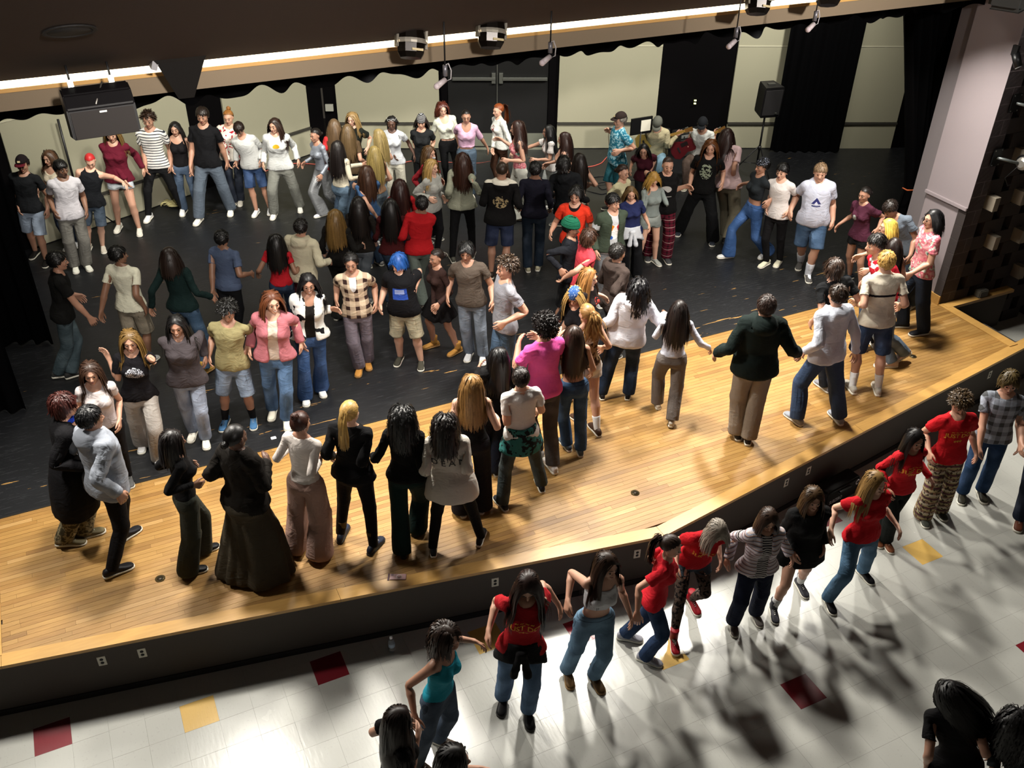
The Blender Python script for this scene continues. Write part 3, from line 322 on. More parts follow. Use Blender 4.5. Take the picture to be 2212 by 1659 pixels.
def top_fn(m, off=.015, hem=.88, sleeve=.62, sr=(.060,.070), neck=(0,-.022,1.505,.075,.085,.065), flare=.02, armcut=0, hood=False, openf=0, th=0):
    pr = PM if m else PF
    def f(P, off=off):
        z = P[:, 2]; o = off+flare*np.clip((1.15-z)/.3, 0, 1.6)
        d = prof_d(np.stack([P[:, 0], P[:, 1], np.clip(z, .86, 1.475)], 1), [(-1,)+pr[1][1:]]+pr[1:]+[(9,)+pr[-1][1:]], 0)-o
        if not m: d = smin(d, ell(P, (.062,-.080,1.275), (.060,.060,.060))-o*.6, .04)
        if sleeve > 0 or armcut == 0:
            d = smin(d, rcone(P, (.09,.01,1.415), SH, .042+off*.6, .047+off*.5), .035)
            d = smin(d, rcone(P, (.03,.018,1.48), (.14,.015,1.425), .036+off*.5, .034+off*.5), .03)
        if sleeve > 0:
            if sleeve <= 1: e = SH+(ELB-SH)*sleeve; s_ = np.maximum(rcone(P, SH, e, sr[0], sr[1]), (P-e)@UA)
            else:
                e = ELB+(WRI-ELB)*(sleeve-1)
                s_ = np.minimum(rcone(P, SH, ELB, sr[0], (sr[0]+sr[1])/2), rcone(P, ELB, e, (sr[0]+sr[1])/2, sr[1]))
                s_ = np.maximum(s_, (P-e)@UA-.01)
            d = smin(d, s_, .035)
        d = smax(d, hem-z, .008); d = smax(d, z-1.50, .01)
        if hood:
            hd = smin(ell(P, (0,.108,1.435), (.115,.065,.085)), ell(P, (.065,.03,1.475), (.055,.085,.038)), .03)
            d = smin(d, hd, .02)
        if armcut: d = smax(d, -ell(P, (.185,0,1.40), (armcut,.12,armcut)), .01)
        if neck: d = smax(d, -ell(P, neck[:3], neck[3:]), .01)
        return d
    if openf:
        def g(P):
            d = f(P); z = P[:, 2]; slit = np.maximum(P[:, 0]-openf*(1.0+.3*np.clip((1.2-z)/.3, 0, 1)), P[:, 1]+.01)
            return smax(d, -slit, .006)
        return g
    return f
def legs_fn(m, r, end=.065, off=.014, waist=1.03):
    pr = PM if m else PF
    def f(P):
        z = P[:, 2]
        d = prof_d(np.stack([P[:, 0], P[:, 1], np.clip(z, .8, 1.2)], 1), pr)-off
        d = np.maximum(d, .80-z)
        h2 = HIP+v3(.004,.006,-.01); k2 = KNE+v3(.004,.004,0); a2 = ANK+v3(.006,.0,-.01)
        l = smin(rcone(P, h2, k2, r[0], r[1]), rcone(P, k2, a2, r[1], r[2]), .02)
        if not m: l = smin(l, ell(P, (.08,.035,.90), (.085,.088,.10)), .03)
        d = smin(d, l, .03)
        gap = np.where(z < .78, .004+.018*np.clip((.78-z)/.25, 0, 1)-P[:, 0], -1.)
        d = smax(d, gap, .006)
        return smax(smax(d, end-z, .006), z-waist, .006)
    return f
def skirt_fn(z1, rx1, ry1, fold=.012):
    def f(P):
        t = np.clip((1.03-P[:, 2])/(1.03-z1), 0, 1); t2 = t**.8
        rx = .135+(rx1-.135)*t2; ry = .098+(ry1-.098)*t2
        hipb = .05*np.exp(-((P[:, 2]-.90)/.07)**2)*(z1 < .5)
        rx = rx+hipb; ry = ry+hipb
        an = np.arctan2(P[:, 0], P[:, 1]); w = fold*t*np.sin(an*9+np.sin(an*3)*2)
        d = (np.sqrt((P[:, 0]/(rx+w))**2+((P[:, 1]-.008)/(ry+w))**2)-1)*ry
        return smax(smax(d, z1-P[:, 2], .006), P[:, 2]-1.03, .006)
    return f
def build_templates():
    for m, k in ((1,'m'),(0,'f')):
        V, F = sdf_mesh(lambda P: body_d(P, m), .68, -.20, .20, 0.0, 1.75, .0062)
        for lod, t in (('near', 11500), ('far', 5600)):
            v, f, n = decimate(V, F, t); TPL['body_'+k+lod] = (v, f, n, weights(v, 'body'), 'body')
        bx = (.72,-.26,.28,.40,1.60)
        vn = (0,-.05,1.48,.085,.10,.13)
        T = dict(tee=dict(), fit=dict(off=.012, hem=.93, sleeve=.45, sr=(.056,.055), flare=0, neck=(0,-.03,1.50,.085,.095,.09)),
                 crop=dict(off=.014, hem=1.11, sleeve=.5, sr=(.058,.062), flare=0), blouse=dict(off=.022, hem=1.06, sleeve=1.0, sr=(.062,.060), neck=vn, flare=0),
                 tank=dict(off=.012, hem=.95, sleeve=0, armcut=.085, flare=0, neck=(0,-.03,1.53,.115,.13,.175)),
                 croptank=dict(off=.012, hem=1.13, sleeve=0, armcut=.085, flare=0, neck=(0,-.01,1.53,.125,.14,.165)),
                 vest=dict(off=.024, hem=.86, sleeve=0, armcut=.055), long=dict(off=.018, hem=.90, sleeve=1.97, sr=(.060,.040)),
                 fitlong=dict(off=.011, hem=.97, sleeve=1.97, sr=(.052,.034), flare=0, neck=(0,-.02,1.50,.10,.09,.065)),
                 sweater=dict(off=.030, hem=.88, sleeve=1.98, sr=(.070,.047), flare=.01), hoodie=dict(off=.036, hem=.86, sleeve=1.98, sr=(.074,.048), flare=.008, hood=True, neck=(0,-.045,1.515,.060,.075,.075)),
                 sweatlong=dict(off=.048, hem=.74, sleeve=1.98, sr=(.080,.058), flare=.02), coat=dict(off=.040, hem=.50, sleeve=1.98, sr=(.074,.055), flare=.05, neck=vn),
                 over=dict(off=.034, hem=.92, sleeve=1.96, sr=(.068,.048), flare=.02, openf=.055, neck=(0,-.03,1.51,.085,.10,.09)))
        for nm, kw in T.items():
            if (nm, k) in (('fit','m'),('crop','m'),('blouse','m'),('tank','m'),('croptank','m'),('fitlong','m'),('sweatlong','m'),('vest','f'),('coat','f')): continue
            tpl(nm+k, top_fn(m, **kw), bx, .0125, 5200 if kw.get('sleeve', .6) > 1.5 else 4200, 'top')
        L_ = dict(slim=(.094,.067,.050), jeans=(.098,.078,.076), baggy=(.102,.092,.086), wide=(.102,.100,.116), widelong=(.106,.118,.145), jeansflare=(.095,.072,.112))
        for nm, r in L_.items(): tpl(nm+k, legs_fn(m, r, .035 if nm in ('widelong','wide','jeansflare') else .07), (.38,-.28,.30,0,1.08), .0125, 3600, 'legs')
        tpl('jorts'+k, legs_fn(m, (.101,.100,.11), .51), (.38,-.25,.25,.45,1.08), .0125, 2400, 'legs')
        tpl('shortshorts'+k, legs_fn(m, (.098,.104,.11), .755), (.38,-.25,.25,.7,1.08), .0125, 1600, 'legs')
    tpl('minif', skirt_fn(.66, .27, .22, .02), (.38,-.3,.3,.6,1.08), .0125, 2000, 'legs', 3)
    tpl('maxif', skirt_fn(.035, .30, .27, .02), (.42,-.36,.36,0,1.08), .014, 3600, 'legs', 3)
    tpl('tights', lambda P: smax(leg_d(P, 0)-.004, P[:, 2]-.86, .01), (.25,-.2,.2,.06,.9), .010, 3200, 'legs')
    tpl('sock', lambda P: smax(smax(leg_d(P, 0)-.006, P[:, 2]-.25, .004), .06-P[:, 2], .01), (.2,-.2,.2,.03,.28), .008, 1200, 'legs')
    V, F, Nn, W, kd = TPL['sock']
    for nm, sgn in (('sockL', 1), ('sockR', -1)):
        keep = V[:, 0]*sgn > 0; ix = np.cumsum(keep)-1; fk = keep[F].all(1); TPL[nm] = (V[keep], ix[F[fk]], Nn[keep], W[keep], kd)
    tpl('scarf', lambda P: ell(P, (0,0,1.475), (.095,.095,.035)), (.2,-.2,.2,1.4,1.55), .01, 800, 'top')
    def tied(P):
        z = P[:, 2]; t = np.clip((1.02-z)/.30, 0, 1)
        d = (np.sqrt((P[:, 0]/(.158+.075*t))**2+((P[:, 1]-.01)/(.125+.06*t))**2)-1)*.13
        d = np.maximum(d, -(d+.022)); d = smax(smax(d, z-1.03, .01), (.72+.9*np.maximum(-P[:, 1], 0))-z, .01)
        d = smin(d, ell(P, (.015,-.145,.97), (.035,.025,.03)), .01)
        return smin(d, rcone(P, (.02,-.15,.96), (.05,-.17,.74), .022, .03), .01)
    tpl('tied', tied, (.36,-.3,.3,.66,1.06), .0115, 3000, 'legs', 5)

def nrm(v): v = np.asarray(v, float); return v/(np.linalg.norm(v)+1e-9)
def frame(z, yref):
    z = nrm(z); y = yref-z*(yref@z); y = nrm(y); x = np.cross(y, z)
    return np.stack([x, y, z], 1)
UPV = v3(0,0,1)
def ik(S, T, a, b, pole):
    d = T-S; D = np.linalg.norm(d); D2 = min(max(D, abs(a-b)+.02), (a+b)*.998)
    u = d/D; ca = (a*a+D2*D2-b*b)/(2*a*D2); ca = min(max(ca, -1), 1)
    p = pole-u*(pole@u)
    p = nrm(p); E = S+u*a*ca+p*a*math.sqrt(1-ca*ca)
    return E, S+u*D2
class Pose: pass
def make_pose(rec):
    sex, s, z, f2, h, pel, A1, A2, H1, H2 = rec[:10]; kw = rec[16]
    Q = Pose(); f = v3(f2[0], f2[1], 0); l = v3(-f2[1], f2[0], 0); h = v3(*h); pel = v3(*pel)
    back = -f; R = [None]*16; T = [None]*16
    def setb(i, rest_o, rest_F, pos, F_, sc=(1,1,1)):
        M = F_@np.diag(np.array(sc)*s)@rest_F.T; R[i] = M; T[i] = pos-M@rest_o
    I = np.eye(3)
    upp = nrm(.55*UPV+.45*nrm(h-pel)); setb(0, v3(0,0,.95), I, pel, frame(upp, back))
    cj = pel+upp*.18*s; upc = nrm(h-cj); kz = min(max(np.linalg.norm(h-cj)/(.495*s), .8), 1.15)
    setb(1, v3(0,0,1.13), I, cj, frame(upc, back), (1,1,kz)); setb(2, v3(0,0,1.13), I, cj, frame(upc, back), (1,1,kz))
    hy = math.radians(kw.get('hy', 0)); hp = math.radians(kw.get('hp', 8))
    hf = f*math.cos(hy)+l*math.sin(hy); hf2 = hf*math.cos(hp)-UPV*math.sin(hp); hu = nrm(np.cross(np.cross(UPV, hf), hf2)) if 0 else nrm(UPV*math.cos(hp)+hf*math.sin(hp))
    setb(3, v3(0,-.012,1.625), I, h, frame(hu, -hf2))
    shw = .164 if sex == 'm' else .146
    for i, sd, H in ((4, 1, H1), (7, -1, H2)):
        S = R[1]@v3(sd*.175,.01,1.405)+T[1]-(R[1]@v3(1,0,0)/s)*sd*(.175-shw)*s
        H = v3(*H); a = .285*s; b = .255*s
        pole = back*.9+v3(0,0,-.35)+l*sd*.18
        if H[2] > S[2]-.15: pole = back*.2+v3(0,0,-1)+l*sd*.5
        E, W = ik(S, H, a, b+.08*s, pole)
        mm = v3(sd,1,1); rs, re, rw = SH*mm, ELB*mm, WRI*mm; RF = frame(UA*mm, v3(0,1,0))
        F1 = frame(E-S, pole); setb(i, rs, RF, S, F1)
        fd = nrm(H-E if np.linalg.norm(H-E) > .05 else E-S); F2 = frame(fd, pole); setb(i+1, re, RF, E, F2)
        Wp = E+fd*b; hd = nrm(fd*.9+v3(0,0,-.35)); setb(i+2, rw, RF, Wp, frame(hd, pole))
        setattr(Q, 'wL' if sd > 0 else 'wR', Wp)
    for i, sd, A in ((10, 1, A1), (13, -1, A2)):
        mm = v3(sd,1,1); HJ = R[0]@(HIP*mm)+T[0]; A = v3(*A)
        an = A-f*.05*s; an[2] = z+.09*s
        back_d = (an-pel)@f; lift = 0.
        if kw.get('sit'): back_d = 0
        if back_d < -.22: lift = min((-back_d-.22)*.5, .07)
        an[2] += lift
        pole = f+l*sd*.18
        K, An = ik(HJ, an, .425*s, .42*s, pole)
        stretch = np.linalg.norm(An-an)
        setb(i, HIP*mm, frame(KNE*mm-HIP*mm, v3(0,1,0)), HJ, frame(K-HJ, -pole))
        setb(i+1, KNE*mm, frame(ANK*mm-KNE*mm, v3(0,1,0)), K, frame(An-K, -pole))
        ff = nrm(f+l*sd*.14); pit = lift*6
        fz = nrm(UPV*math.cos(pit)+ff*math.sin(pit))
        setb(i+2, ANK*mm, I, An, frame(fz, -ff))
    Q.R = R; Q.T = T; Q.f = f; Q.l = l; Q.s = s; Q.z = z; Q.loc = v3((A1[0]+A2[0])/2, (A1[1]+A2[1])/2, z); Q.up = upc
    if kw.get('sit'): Q.loc = v3(pel[0], pel[1], z)
    return Q
def skin(Q, V, W):
    out = np.zeros_like(V)
    for i in range(16):
        w = W[:, i]
        m = w > 1e-4
        if m.any(): out[m] += w[m, None]*(V[m]@Q.R[i].T+Q.T[i])
    return out/np.maximum(np.where(W > 1e-4, W, 0).sum(1), 1e-6)[:, None]
def wrinkle(V, seed, amp):
    r = np.random.default_rng(seed); d = np.zeros(len(V))
    for k in range(5):
        a = r.normal(size=3)*v3(14,10,26)*(1+.35*k); b = r.normal(size=3)*8
        d += (1-2*np.abs(np.sin(V@a*.5+2.0*np.sin(V@b)+r.random()*6)))/(1+.5*k)
    return amp*d/2
def part(name, V, F, mat, root, Q, rest=None, smooth=True):
    me = raw_mesh(name, V-Q.loc, F, smooth)
    if rest is not None:
        at = me.attributes.new('rest', 'FLOAT_VECTOR', 'POINT'); at.data.foreach_set('vector', rest.astype(np.float32).ravel())
    me.materials.append(mat)
    o = bpy.data.objects.new(name, me); C.objects.link(o); o.parent = root
    return o
def rigid(name, me, mat, root, Q, i, extra=None, sx=1):
    o = bpy.data.objects.new(name, me); C.objects.link(o); o.parent = root
    M = np.eye(4); M[:3, :3] = Q.R[i]; M[:3, 3] = Q.T[i]-Q.loc
    M = Matrix(M.tolist())
    if extra is not None: M = M@extra
    o.matrix_basis = M
    if mat is not None:
        if not me.materials: me.materials.append(mat)
        o.material_slots[0].link = 'OBJECT'; o.material_slots[0].material = mat
    return o
# ------------------------------------------------------------------ hair
HC = v3(0,.014,1.642); HRr = v3(.082,.103,.101)
def hair_ok(n):
    return n[:, 2] > np.interp(n[:, 1], [-1,-.55,-.1,.3,1], [.62,.50,.02,-.45,-.70])
_cap = {}
def scalp_cap():
    if 'c' not in _cap:
        bm = bmesh.new(); bmesh.ops.create_icosphere(bm, subdivisions=4, radius=1)
        n = np.array([v.co[:] for v in bm.verts]); ok = hair_ok(n)
        bmesh.ops.delete(bm, geom=[v for v, k in zip(bm.verts, ok) if not k], context='VERTS')
        for v in bm.verts: v.co = Vector((HC+np.array(v.co[:])*HRr).tolist())
        bm.verts.index_update()
        V = np.array([v.co[:] for v in bm.verts]); F = np.array([[w.index for w in f.verts] for f in bm.faces]); bm.free()
        _cap['c'] = (V, F)
    return _cap['c']
def tubes(P, w, th, sides=3):
    """P: strands x nodes x 3 -> tube mesh"""
    n, k, _ = P.shape
    t = np.gradient(P, axis=1); t /= np.linalg.norm(t, axis=2, keepdims=True)+1e-9
    ref = np.tile(v3(.3,.5,.2), (n, k, 1)); a = np.cross(t, ref); a /= np.linalg.norm(a, axis=2, keepdims=True)+1e-9
    b = np.cross(t, a)
    tp = np.interp(np.linspace(0, 1, k), [0,.15,.7,1], [.6,1,.85,.15])[None, :, None]
    V = []
    for q in range(sides):
        an = 2*math.pi*q/sides; V.append(P+(a*math.cos(an)*w+b*math.sin(an)*th)*tp)
    V = np.stack(V, 2)
    i = np.arange(n)[:, None, None]*(k*sides); j = np.arange(k-1)[None, :, None]*sides; q = np.arange(sides)[None, None]; q2 = (q+1) % sides
    F = np.stack([i+j+q, i+j+q2, i+j+sides+q2, i+j+sides+q], -1).reshape(-1, 4)
    return V.reshape(-1, 3), F
HS = dict(  # N, length, nodes, stiff, gravity, curl, width, lift
    short=(950,.060,4,.9,.30,.10,.0050,.013), buzz=(0,0,0,0,0,0,0,0), mop=(900,.100,5,.82,.42,.20,.0055,.022), mopblue=(900,.12,5,.8,.5,.2,.0055,.022),
    curtain=(750,.12,5,.78,.45,.08,.0055,.014), curlytop=(1000,.060,5,.55,.15,.9,.0055,.026), afro=(1300,.060,5,.5,.0,1.3,.0060,.036),
    long=(850,.50,9,.72,.80,.04,.0055,.014), longw=(900,.44,9,.70,.70,.15,.0058,.024), bigcurl=(1000,.33,10,.55,.48,.80,.0070,.052),
    bob=(750,.25,6,.72,.70,.06,.0055,.016), curlybob=(900,.25,8,.6,.52,.60,.0062,.040), swing=(750,.46,9,.75,.38,.15,.007,.03), braids=(500,.09,4,.8,.3,.05,.0075,.008))
def ribbons(P, w, ctr):
    n, k, _ = P.shape
    t = np.gradient(P, axis=1); t /= np.linalg.norm(t, axis=2, keepdims=True)+1e-9
    out = P-ctr; out[..., 2] *= np.where(out[..., 2] < 0, .15, 1.)
    a = np.cross(t, out); a /= np.linalg.norm(a, axis=2, keepdims=True)+1e-9
    tp = np.interp(np.linspace(0, 1, k), [0,.15,.75,1], [.8,1,.85,.25])[None, :, None]
    V = np.stack([P-a*w*tp, P+a*w*tp], 2)
    i = np.arange(n)[:, None]*(k*2); j = np.arange(k-1)[None, :]*2
    F = np.stack([i+j, i+j+1, i+j+3, i+j+2], -1).reshape(-1, 4)
    return V.reshape(-1, 3), F
def make_hair(rec, Q, root, rng, near):
    spec, colr = rec[13].split()[:2]; kw = rec[16]
    R, T = Q.R[3], Q.T[3]; mat = hair_mat(colr)
    toW = lambda P: P@R.T+T
    V, F = scalp_cap(); Vc = V.copy(); n = (V-HC)/HRr
    Vc = V+n*{'buzz':0,'afro':.032,'curlytop':.012,'bigcurl':.016,'mop':.006,'mopblue':.006,'curlybob':.012}.get(spec, .003)
    hat = kw.get('hat')
    VV = [toW(Vc)]; FF = [np.concatenate([F, F[:, 2:3]], 1)]
    tie = None; hctr = toW(HC[None])[0]
    base = spec
    if spec in ('pony','ponyw'): tie = v3(0,.135,1.68); base = 'pull'
    if spec in ('updo',): tie = v3(0,.10,1.74); base = 'pull'
    if spec == 'lowbun': tie = v3(0,.135,1.60); base = 'pull'
    if spec == 'cap': base = 'short'
    def add(P, w, th):
        v, f = ribbons(P, w, hctr) if th > 0 else tubes(P, w, w, 4); VV.append(v); FF.append(f)
    if base == 'pull':
        N = 420 if near else 220; m = []
        while len(m) < N:
            q = rng.normal(size=(400, 3)); q /= np.linalg.norm(q, axis=1, keepdims=True); m += list(q[hair_ok(q)])
        m = np.array(m[:N]); t = np.linspace(0, 1, 7)[None, :, None]
        tn = (tie-HC)/HRr; tn /= np.linalg.norm(tn)
        D = m[:, None]*(1-t)+tn*t*1.0+m[:, None]*0; D /= np.linalg.norm(D, axis=2, keepdims=True)
        P = HC+D*HRr*(1.05+.03*rng.random((N, 1, 1))); P[:, -1] = tie+rng.normal(size=(N, 3))*.008
        add(toW(P.reshape(-1, 3)).reshape(P.shape), .0065*Q.s, .0035*Q.s)
        if spec in ('updo','lowbun'):
            N = 40; u = rng.normal(size=(N, 3)); u /= np.linalg.norm(u, axis=1, keepdims=True)
            v = rng.normal(size=(N, 3)); v = np.cross(u, v); v /= np.linalg.norm(v, axis=1, keepdims=True)
            a = np.linspace(0, 2.6, 6)[None, :, None]; P = tie+(.030 if spec == 'updo' else .026)*(u[:, None]*np.cos(a)+v[:, None]*np.sin(a))
            add(toW(P.reshape(-1, 3)).reshape(P.shape), .012*Q.s, -1)
        else:
            N = 300 if near else 150; k = 8; p = toW(tie[None]+rng.normal(size=(N, 3))*.012); d = np.tile(nrm(R@v3(0,1,.1)), (N, 1)); L_ = .42; P = [p]
            for j in range(k-1):
                d = d*.6+v3(0,0,-.75)+rng.normal(size=(N, 3))*(.30 if spec == 'ponyw' else .08); d /= np.linalg.norm(d, axis=1, keepdims=True)
                p = p+d*L_/k*Q.s; p = collide(p, Q); P.append(p)
            add(np.stack(P, 1), .009*Q.s, .0045*Q.s)
    elif base != 'buzz':
        N, L_, k, stiff, grav, curl, wd, lift = HS[base]
        if not near: N = int(N*.5); wd *= 1.4; k = max(4, int(k*.8))
        if hat: L_ = L_ if base in ('longw','long','bob') else .05
        m = []
        while len(m) < N:
            q = rng.normal(size=(600, 3)); q /= np.linalg.norm(q, axis=1, keepdims=True); ok = hair_ok(q)
            if hat and base == 'short': ok &= q[:, 2] < .35
            m += list(q[ok])
        m = np.array(m[:N])
        p0 = HC+m*HRr*1.0
        sx = np.where(m[:, 0] > 0, 1, -1)[:, None]
        if base in ('long','longw','bob','curtain','curlybob','bigcurl','swing','braids'):
            fr_ = np.clip(.55-m[:, 1:2]*1.1, .05, 1); d0 = sx*v3(.85,0,0)*fr_+v3(0,.50,-.1)+v3(0,0,-.5)*(1-fr_)+m*.2
        elif base in ('afro','curlytop'): d0 = m*1.0+rng.normal(size=(N, 3))*.4
        else: d0 = m*v3(1,1,0)*1.2+v3(.15,-.25,-.2)-m*.9+rng.normal(size=(N, 3))*.16+np.stack([0*m[:, 0], 0*m[:, 0], -.5*(m[:, 2] < .3)], 1)
        d0 -= m*np.minimum((d0*m).sum(1), 0)[:, None]
        d = d0/np.linalg.norm(d0, axis=1, keepdims=True); d = d@R.T; d /= np.linalg.norm(d, axis=1, keepdims=True)
        p = toW(p0); P = [p]; Ls = L_*(.8+.3*rng.random((N, 1)))
        layer = lift*rng.random((N, 1))+.004
        flat = base in ('short','curtain')
        wind = Q.l*.9*(-1 if base == 'swing' else 0)
        ph = rng.random((N, 3))*6.28; cyc = 1.5 if curl > .5 else .9
        for j in range(k-1):
            ns = np.sin(ph+cyc*j*1.9)*curl
            d = d*stiff+v3(0,0,-1)*grav+ns*.5+wind*(.5 if j < 5 else .2)
            d /= np.linalg.norm(d, axis=1, keepdims=True)
            p = p+d*Ls/(k-1)*Q.s
            lp = (p-T)@np.linalg.inv(R).T; q = (lp-HC)/(HRr+layer); r = np.linalg.norm(q, axis=1, keepdims=True)
            q = np.where((r < 1) | flat, q/r, q); lp = HC+q*(HRr+layer)
            # keep the face clear
            fc = (lp[:, 1] < -.035) & (lp[:, 2] < 1.675) & (lp[:, 2] > 1.48) & (np.abs(lp[:, 0]) < .072)
            if base not in ('short','curlytop','afro'): lp[fc, 0] = np.where(lp[fc, 0] > 0, .076, -.076)
            p = toW(lp); p = collide(p, Q); P.append(p)
        add(np.stack(P, 1), wd*Q.s, wd*.45*Q.s)
        if base == 'braids':
            NB = 10; sgn = np.where(np.arange(NB) % 2, 1, -1)[:, None]; p = toW(HC+np.concatenate([sgn*.075, rng.random((NB, 1))*.12-.04, -.02+0*sgn], 1)); P = [p]
            for j in range(9):
                p = collide(p+v3(0,0,-.045)+rng.normal(size=(NB, 3))*.004, Q); P.append(p)
            add(np.stack(P, 1), .009, -1)
    off = 0; Fa = []
    for v, f in zip(VV, FF): Fa.append(f+off); off += len(v)
    # cap tris are stored as degenerate quads -> split them off cleanly
    V = np.concatenate(VV); quads = np.concatenate(Fa[1:]) if len(Fa) > 1 else np.zeros((0, 4), int)
    tr = np.concatenate([Fa[0][:, :3], quads[:, :3], quads[:, [0,2,3]]]) if len(quads) else Fa[0][:, :3]
    return part('hair', V, tr, mat, root, Q)
def collide(p, Q):
    """push hair out of the chest and shoulders"""
    R, T = Q.R[1], Q.T[1]; Ri = np.linalg.inv(R); l = (p-T)@Ri.T
    for c, r in ((v3(0,.005,1.24), v3(.195,.150,.235)), (v3(.14,.012,1.38), v3(.085,.075,.07)), (v3(-.14,.012,1.38), v3(.085,.075,.07)), (v3(0,.01,1.47), v3(.062,.062,.09))):
        q = (l-c)/r; n = np.linalg.norm(q, axis=1, keepdims=True); l = np.where(n < 1, c+q/np.maximum(n, .2)*r, l)
    return l@R.T+T
# ------------------------------------------------------------------ shared small meshes
def loft(rings, close=True):
    k = len(rings[0]); V = np.concatenate([np.asarray(r, float) for r in rings]); F = []
    for i in range(len(rings)-1):
        for j in range(k): F.append((i*k+j, i*k+(j+1) % k, (i+1)*k+(j+1) % k, (i+1)*k+j))
    tri = [(a, b, c) for a, b, c, d in F]+[(a, c, d) for a, b, c, d in F]
    if close:
        for i, rev in ((0, 1), (len(rings)-1, 0)):
            c = len(V); V = np.concatenate([V, V[i*k:(i+1)*k].mean(0)[None]])
            for j in range(k): a, b = i*k+j, i*k+(j+1) % k; tri.append((b, a, c) if rev else (a, b, c))
    return V, np.array(tri)
def small_meshes():
    M = {}
    th = np.linspace(0, 2*math.pi, 15)[:-1]
    def sec(y, w, z0, z1, p=.75):
        return [(w*np.sign(math.cos(a))*abs(math.cos(a))**p, y, (z0+z1)/2+(z1-z0)/2*np.sign(math.sin(a))*abs(math.sin(a))**p) for a in th]
    ys = [.092,.080,.045,0,-.05,-.10,-.15,-.178,-.190]
    ws = [.018,.030,.036,.036,.038,.045,.046,.034,.014]
    tz = [.060,.085,.098,.098,.082,.062,.052,.044,.036]
    Vu, Fu = loft([sec(y, w, .012, t) for y, w, t in zip(ys, ws, tz)])
    M['upper'] = raw_mesh('shoe_upper', Vu+v3(0,.012,0), Fu)
    Vs, Fs = loft([sec(y*1.03, w+.004, .0, .028, .55) for y, w in zip(ys, ws)])
    M['sole'] = raw_mesh('sole', Vs+v3(0,.012,0), Fs)
    Vl = []; Fl = []
    for i in range(5):
        y = -.03-.018*i; zt = .092-.0075*i; b = len(Vl)
        for x, zz in ((-.022,-.008),(0,.006),(.022,-.008)):
            Vl += [(x, y+.012+(x*.2), zt+zz+.001), (x, y+.005+(x*.2), zt+zz+.003)]
        Fl += [(b, b+2, b+3), (b, b+3, b+1), (b+2, b+4, b+5), (b+2, b+5, b+3)]
    M['laces'] = raw_mesh('laces', np.array(Vl)+v3(0,.012,0), np.array(Fl))
    Vb, Fb = loft([[(.046*math.cos(a)*k+.0, .018+.054*math.sin(a)*k, z) for a in th] for z, k in ((.06,1.0),(.10,.98),(.15,.98),(.19,1.06),(.195,.9))])
    M['shaft'] = raw_mesh('boot_shaft', Vb, Fb)
    bm = bmesh.new(); bmesh.ops.create_uvsphere(bm, u_segments=12, v_segments=8, radius=.0102)
    bmesh.ops.rotate(bm, verts=bm.verts, cent=(0,0,0), matrix=Matrix.Rotation(math.pi/2, 3, 'X'))
    me = bpy.data.meshes.new('eye'); bm.to_mesh(me); bm.free(); me.materials.append(plain('#9a8f84', .5)); me.materials.append(plain('#1c120c', .2))
    for p in me.polygons:
        p.use_smooth = True; p.material_index = 1 if p.center.y < -.0055 else 0
    M['eye'] = me
    def arc(n, w, hgt, x0, x1, zf, yf):
        R_ = []
        for t in np.linspace(0, 1, n):
            x = x0+(x1-x0)*t; e = max(math.sin(math.pi*min(max(t, .04), .96)), .15)
            R_.append([(x, yf(x)+.002*math.sin(a), zf(t)+hgt*e*math.sin(a)) for a in th[::2]] if 0 else [(x, yf(x)-.0035*e*math.cos(a), zf(t)+hgt*e*math.sin(a)) for a in th[::2]])
        return loft(R_)
    V, F = arc(7, 0, .0032, .012, .052, lambda t: 1.6455+.006*math.sin(math.pi*t*.8), lambda x: -.0965+6.2*x*x)
    M['brow'] = raw_mesh('eyebrow', V, F); M['browr'] = raw_mesh('eyebrow', V*v3(-1,1,1), F[:, ::-1])
    V, F = arc(9, 0, .0060, -.026, .026, lambda t: 1.556+.007*(2*t-1)**2, lambda x: -.0985+11*x*x)
    M['mouth'] = raw_mesh('mouth', V, F)
    V, F = arc(9, 0, .0030, -.020, .020, lambda t: 1.5565+.007*(2*t-1)**2, lambda x: -.1015+11*x*x)
    M['teeth'] = raw_mesh('teeth', V, F)
    # glasses
    P = []
    for sx in (1, -1):
        a = np.linspace(0, 2*math.pi, 13); P.append(np.stack([sx*.032+.024*np.cos(a), -.108+0*a+.10*(sx*.032+.024*np.cos(a))**2*8, 1.617+.018*np.sin(a)], 1))
    V, F = tubes(np.array(P), .0022, .0022, 4)
    V = np.concatenate([V, tubes(np.array([[(.056,-.09,1.62),(.08,0,1.62),(.082,.03,1.615)], [(-.056,-.09,1.62),(-.08,0,1.62),(-.082,.03,1.615)], [(-.01,-.11,1.618),(0,-.112,1.62),(.01,-.11,1.618)]]), .002, .002, 4)[0]])
    F = np.concatenate([F, tubes(np.zeros((3,3,3))+np.arange(3)[None,:,None], .002, .002, 4)[1]+len(F)*0+104])
    M['glasses'] = raw_mesh('glasses', V, F)
    # hats, all in rest coordinates
    def dome(scale, zc, zmin, lift=0., n=24, k=9):
        R_ = []
        for i in range(k):
            t = i/(k-1); z = zmin+(1-zmin)*t; r = math.sqrt(max(1-z*z, 0.0004))
            R_.append([(HRr[0]*scale*r*math.cos(a), HC[1]+HRr[1]*scale*r*math.sin(a), zc+HRr[2]*(scale+lift)*z) for a in np.linspace(0, 2*math.pi, n+1)[:-1]])
        return loft(R_)
    V, F = dome(1.12, 1.648, .22, .06); M['cap'] = raw_mesh('cap', V, F)
    br = []
    for i in range(9):
        x = -.075+.15*i/8; e = math.sqrt(max(1-(x/.08)**2, 0)); br.append([(x, -.075, 1.672), (x, -.085-.085*e, 1.664-.012*(1-e)), (x, -.085-.085*e, 1.658-.012*(1-e)), (x, -.075, 1.664)])
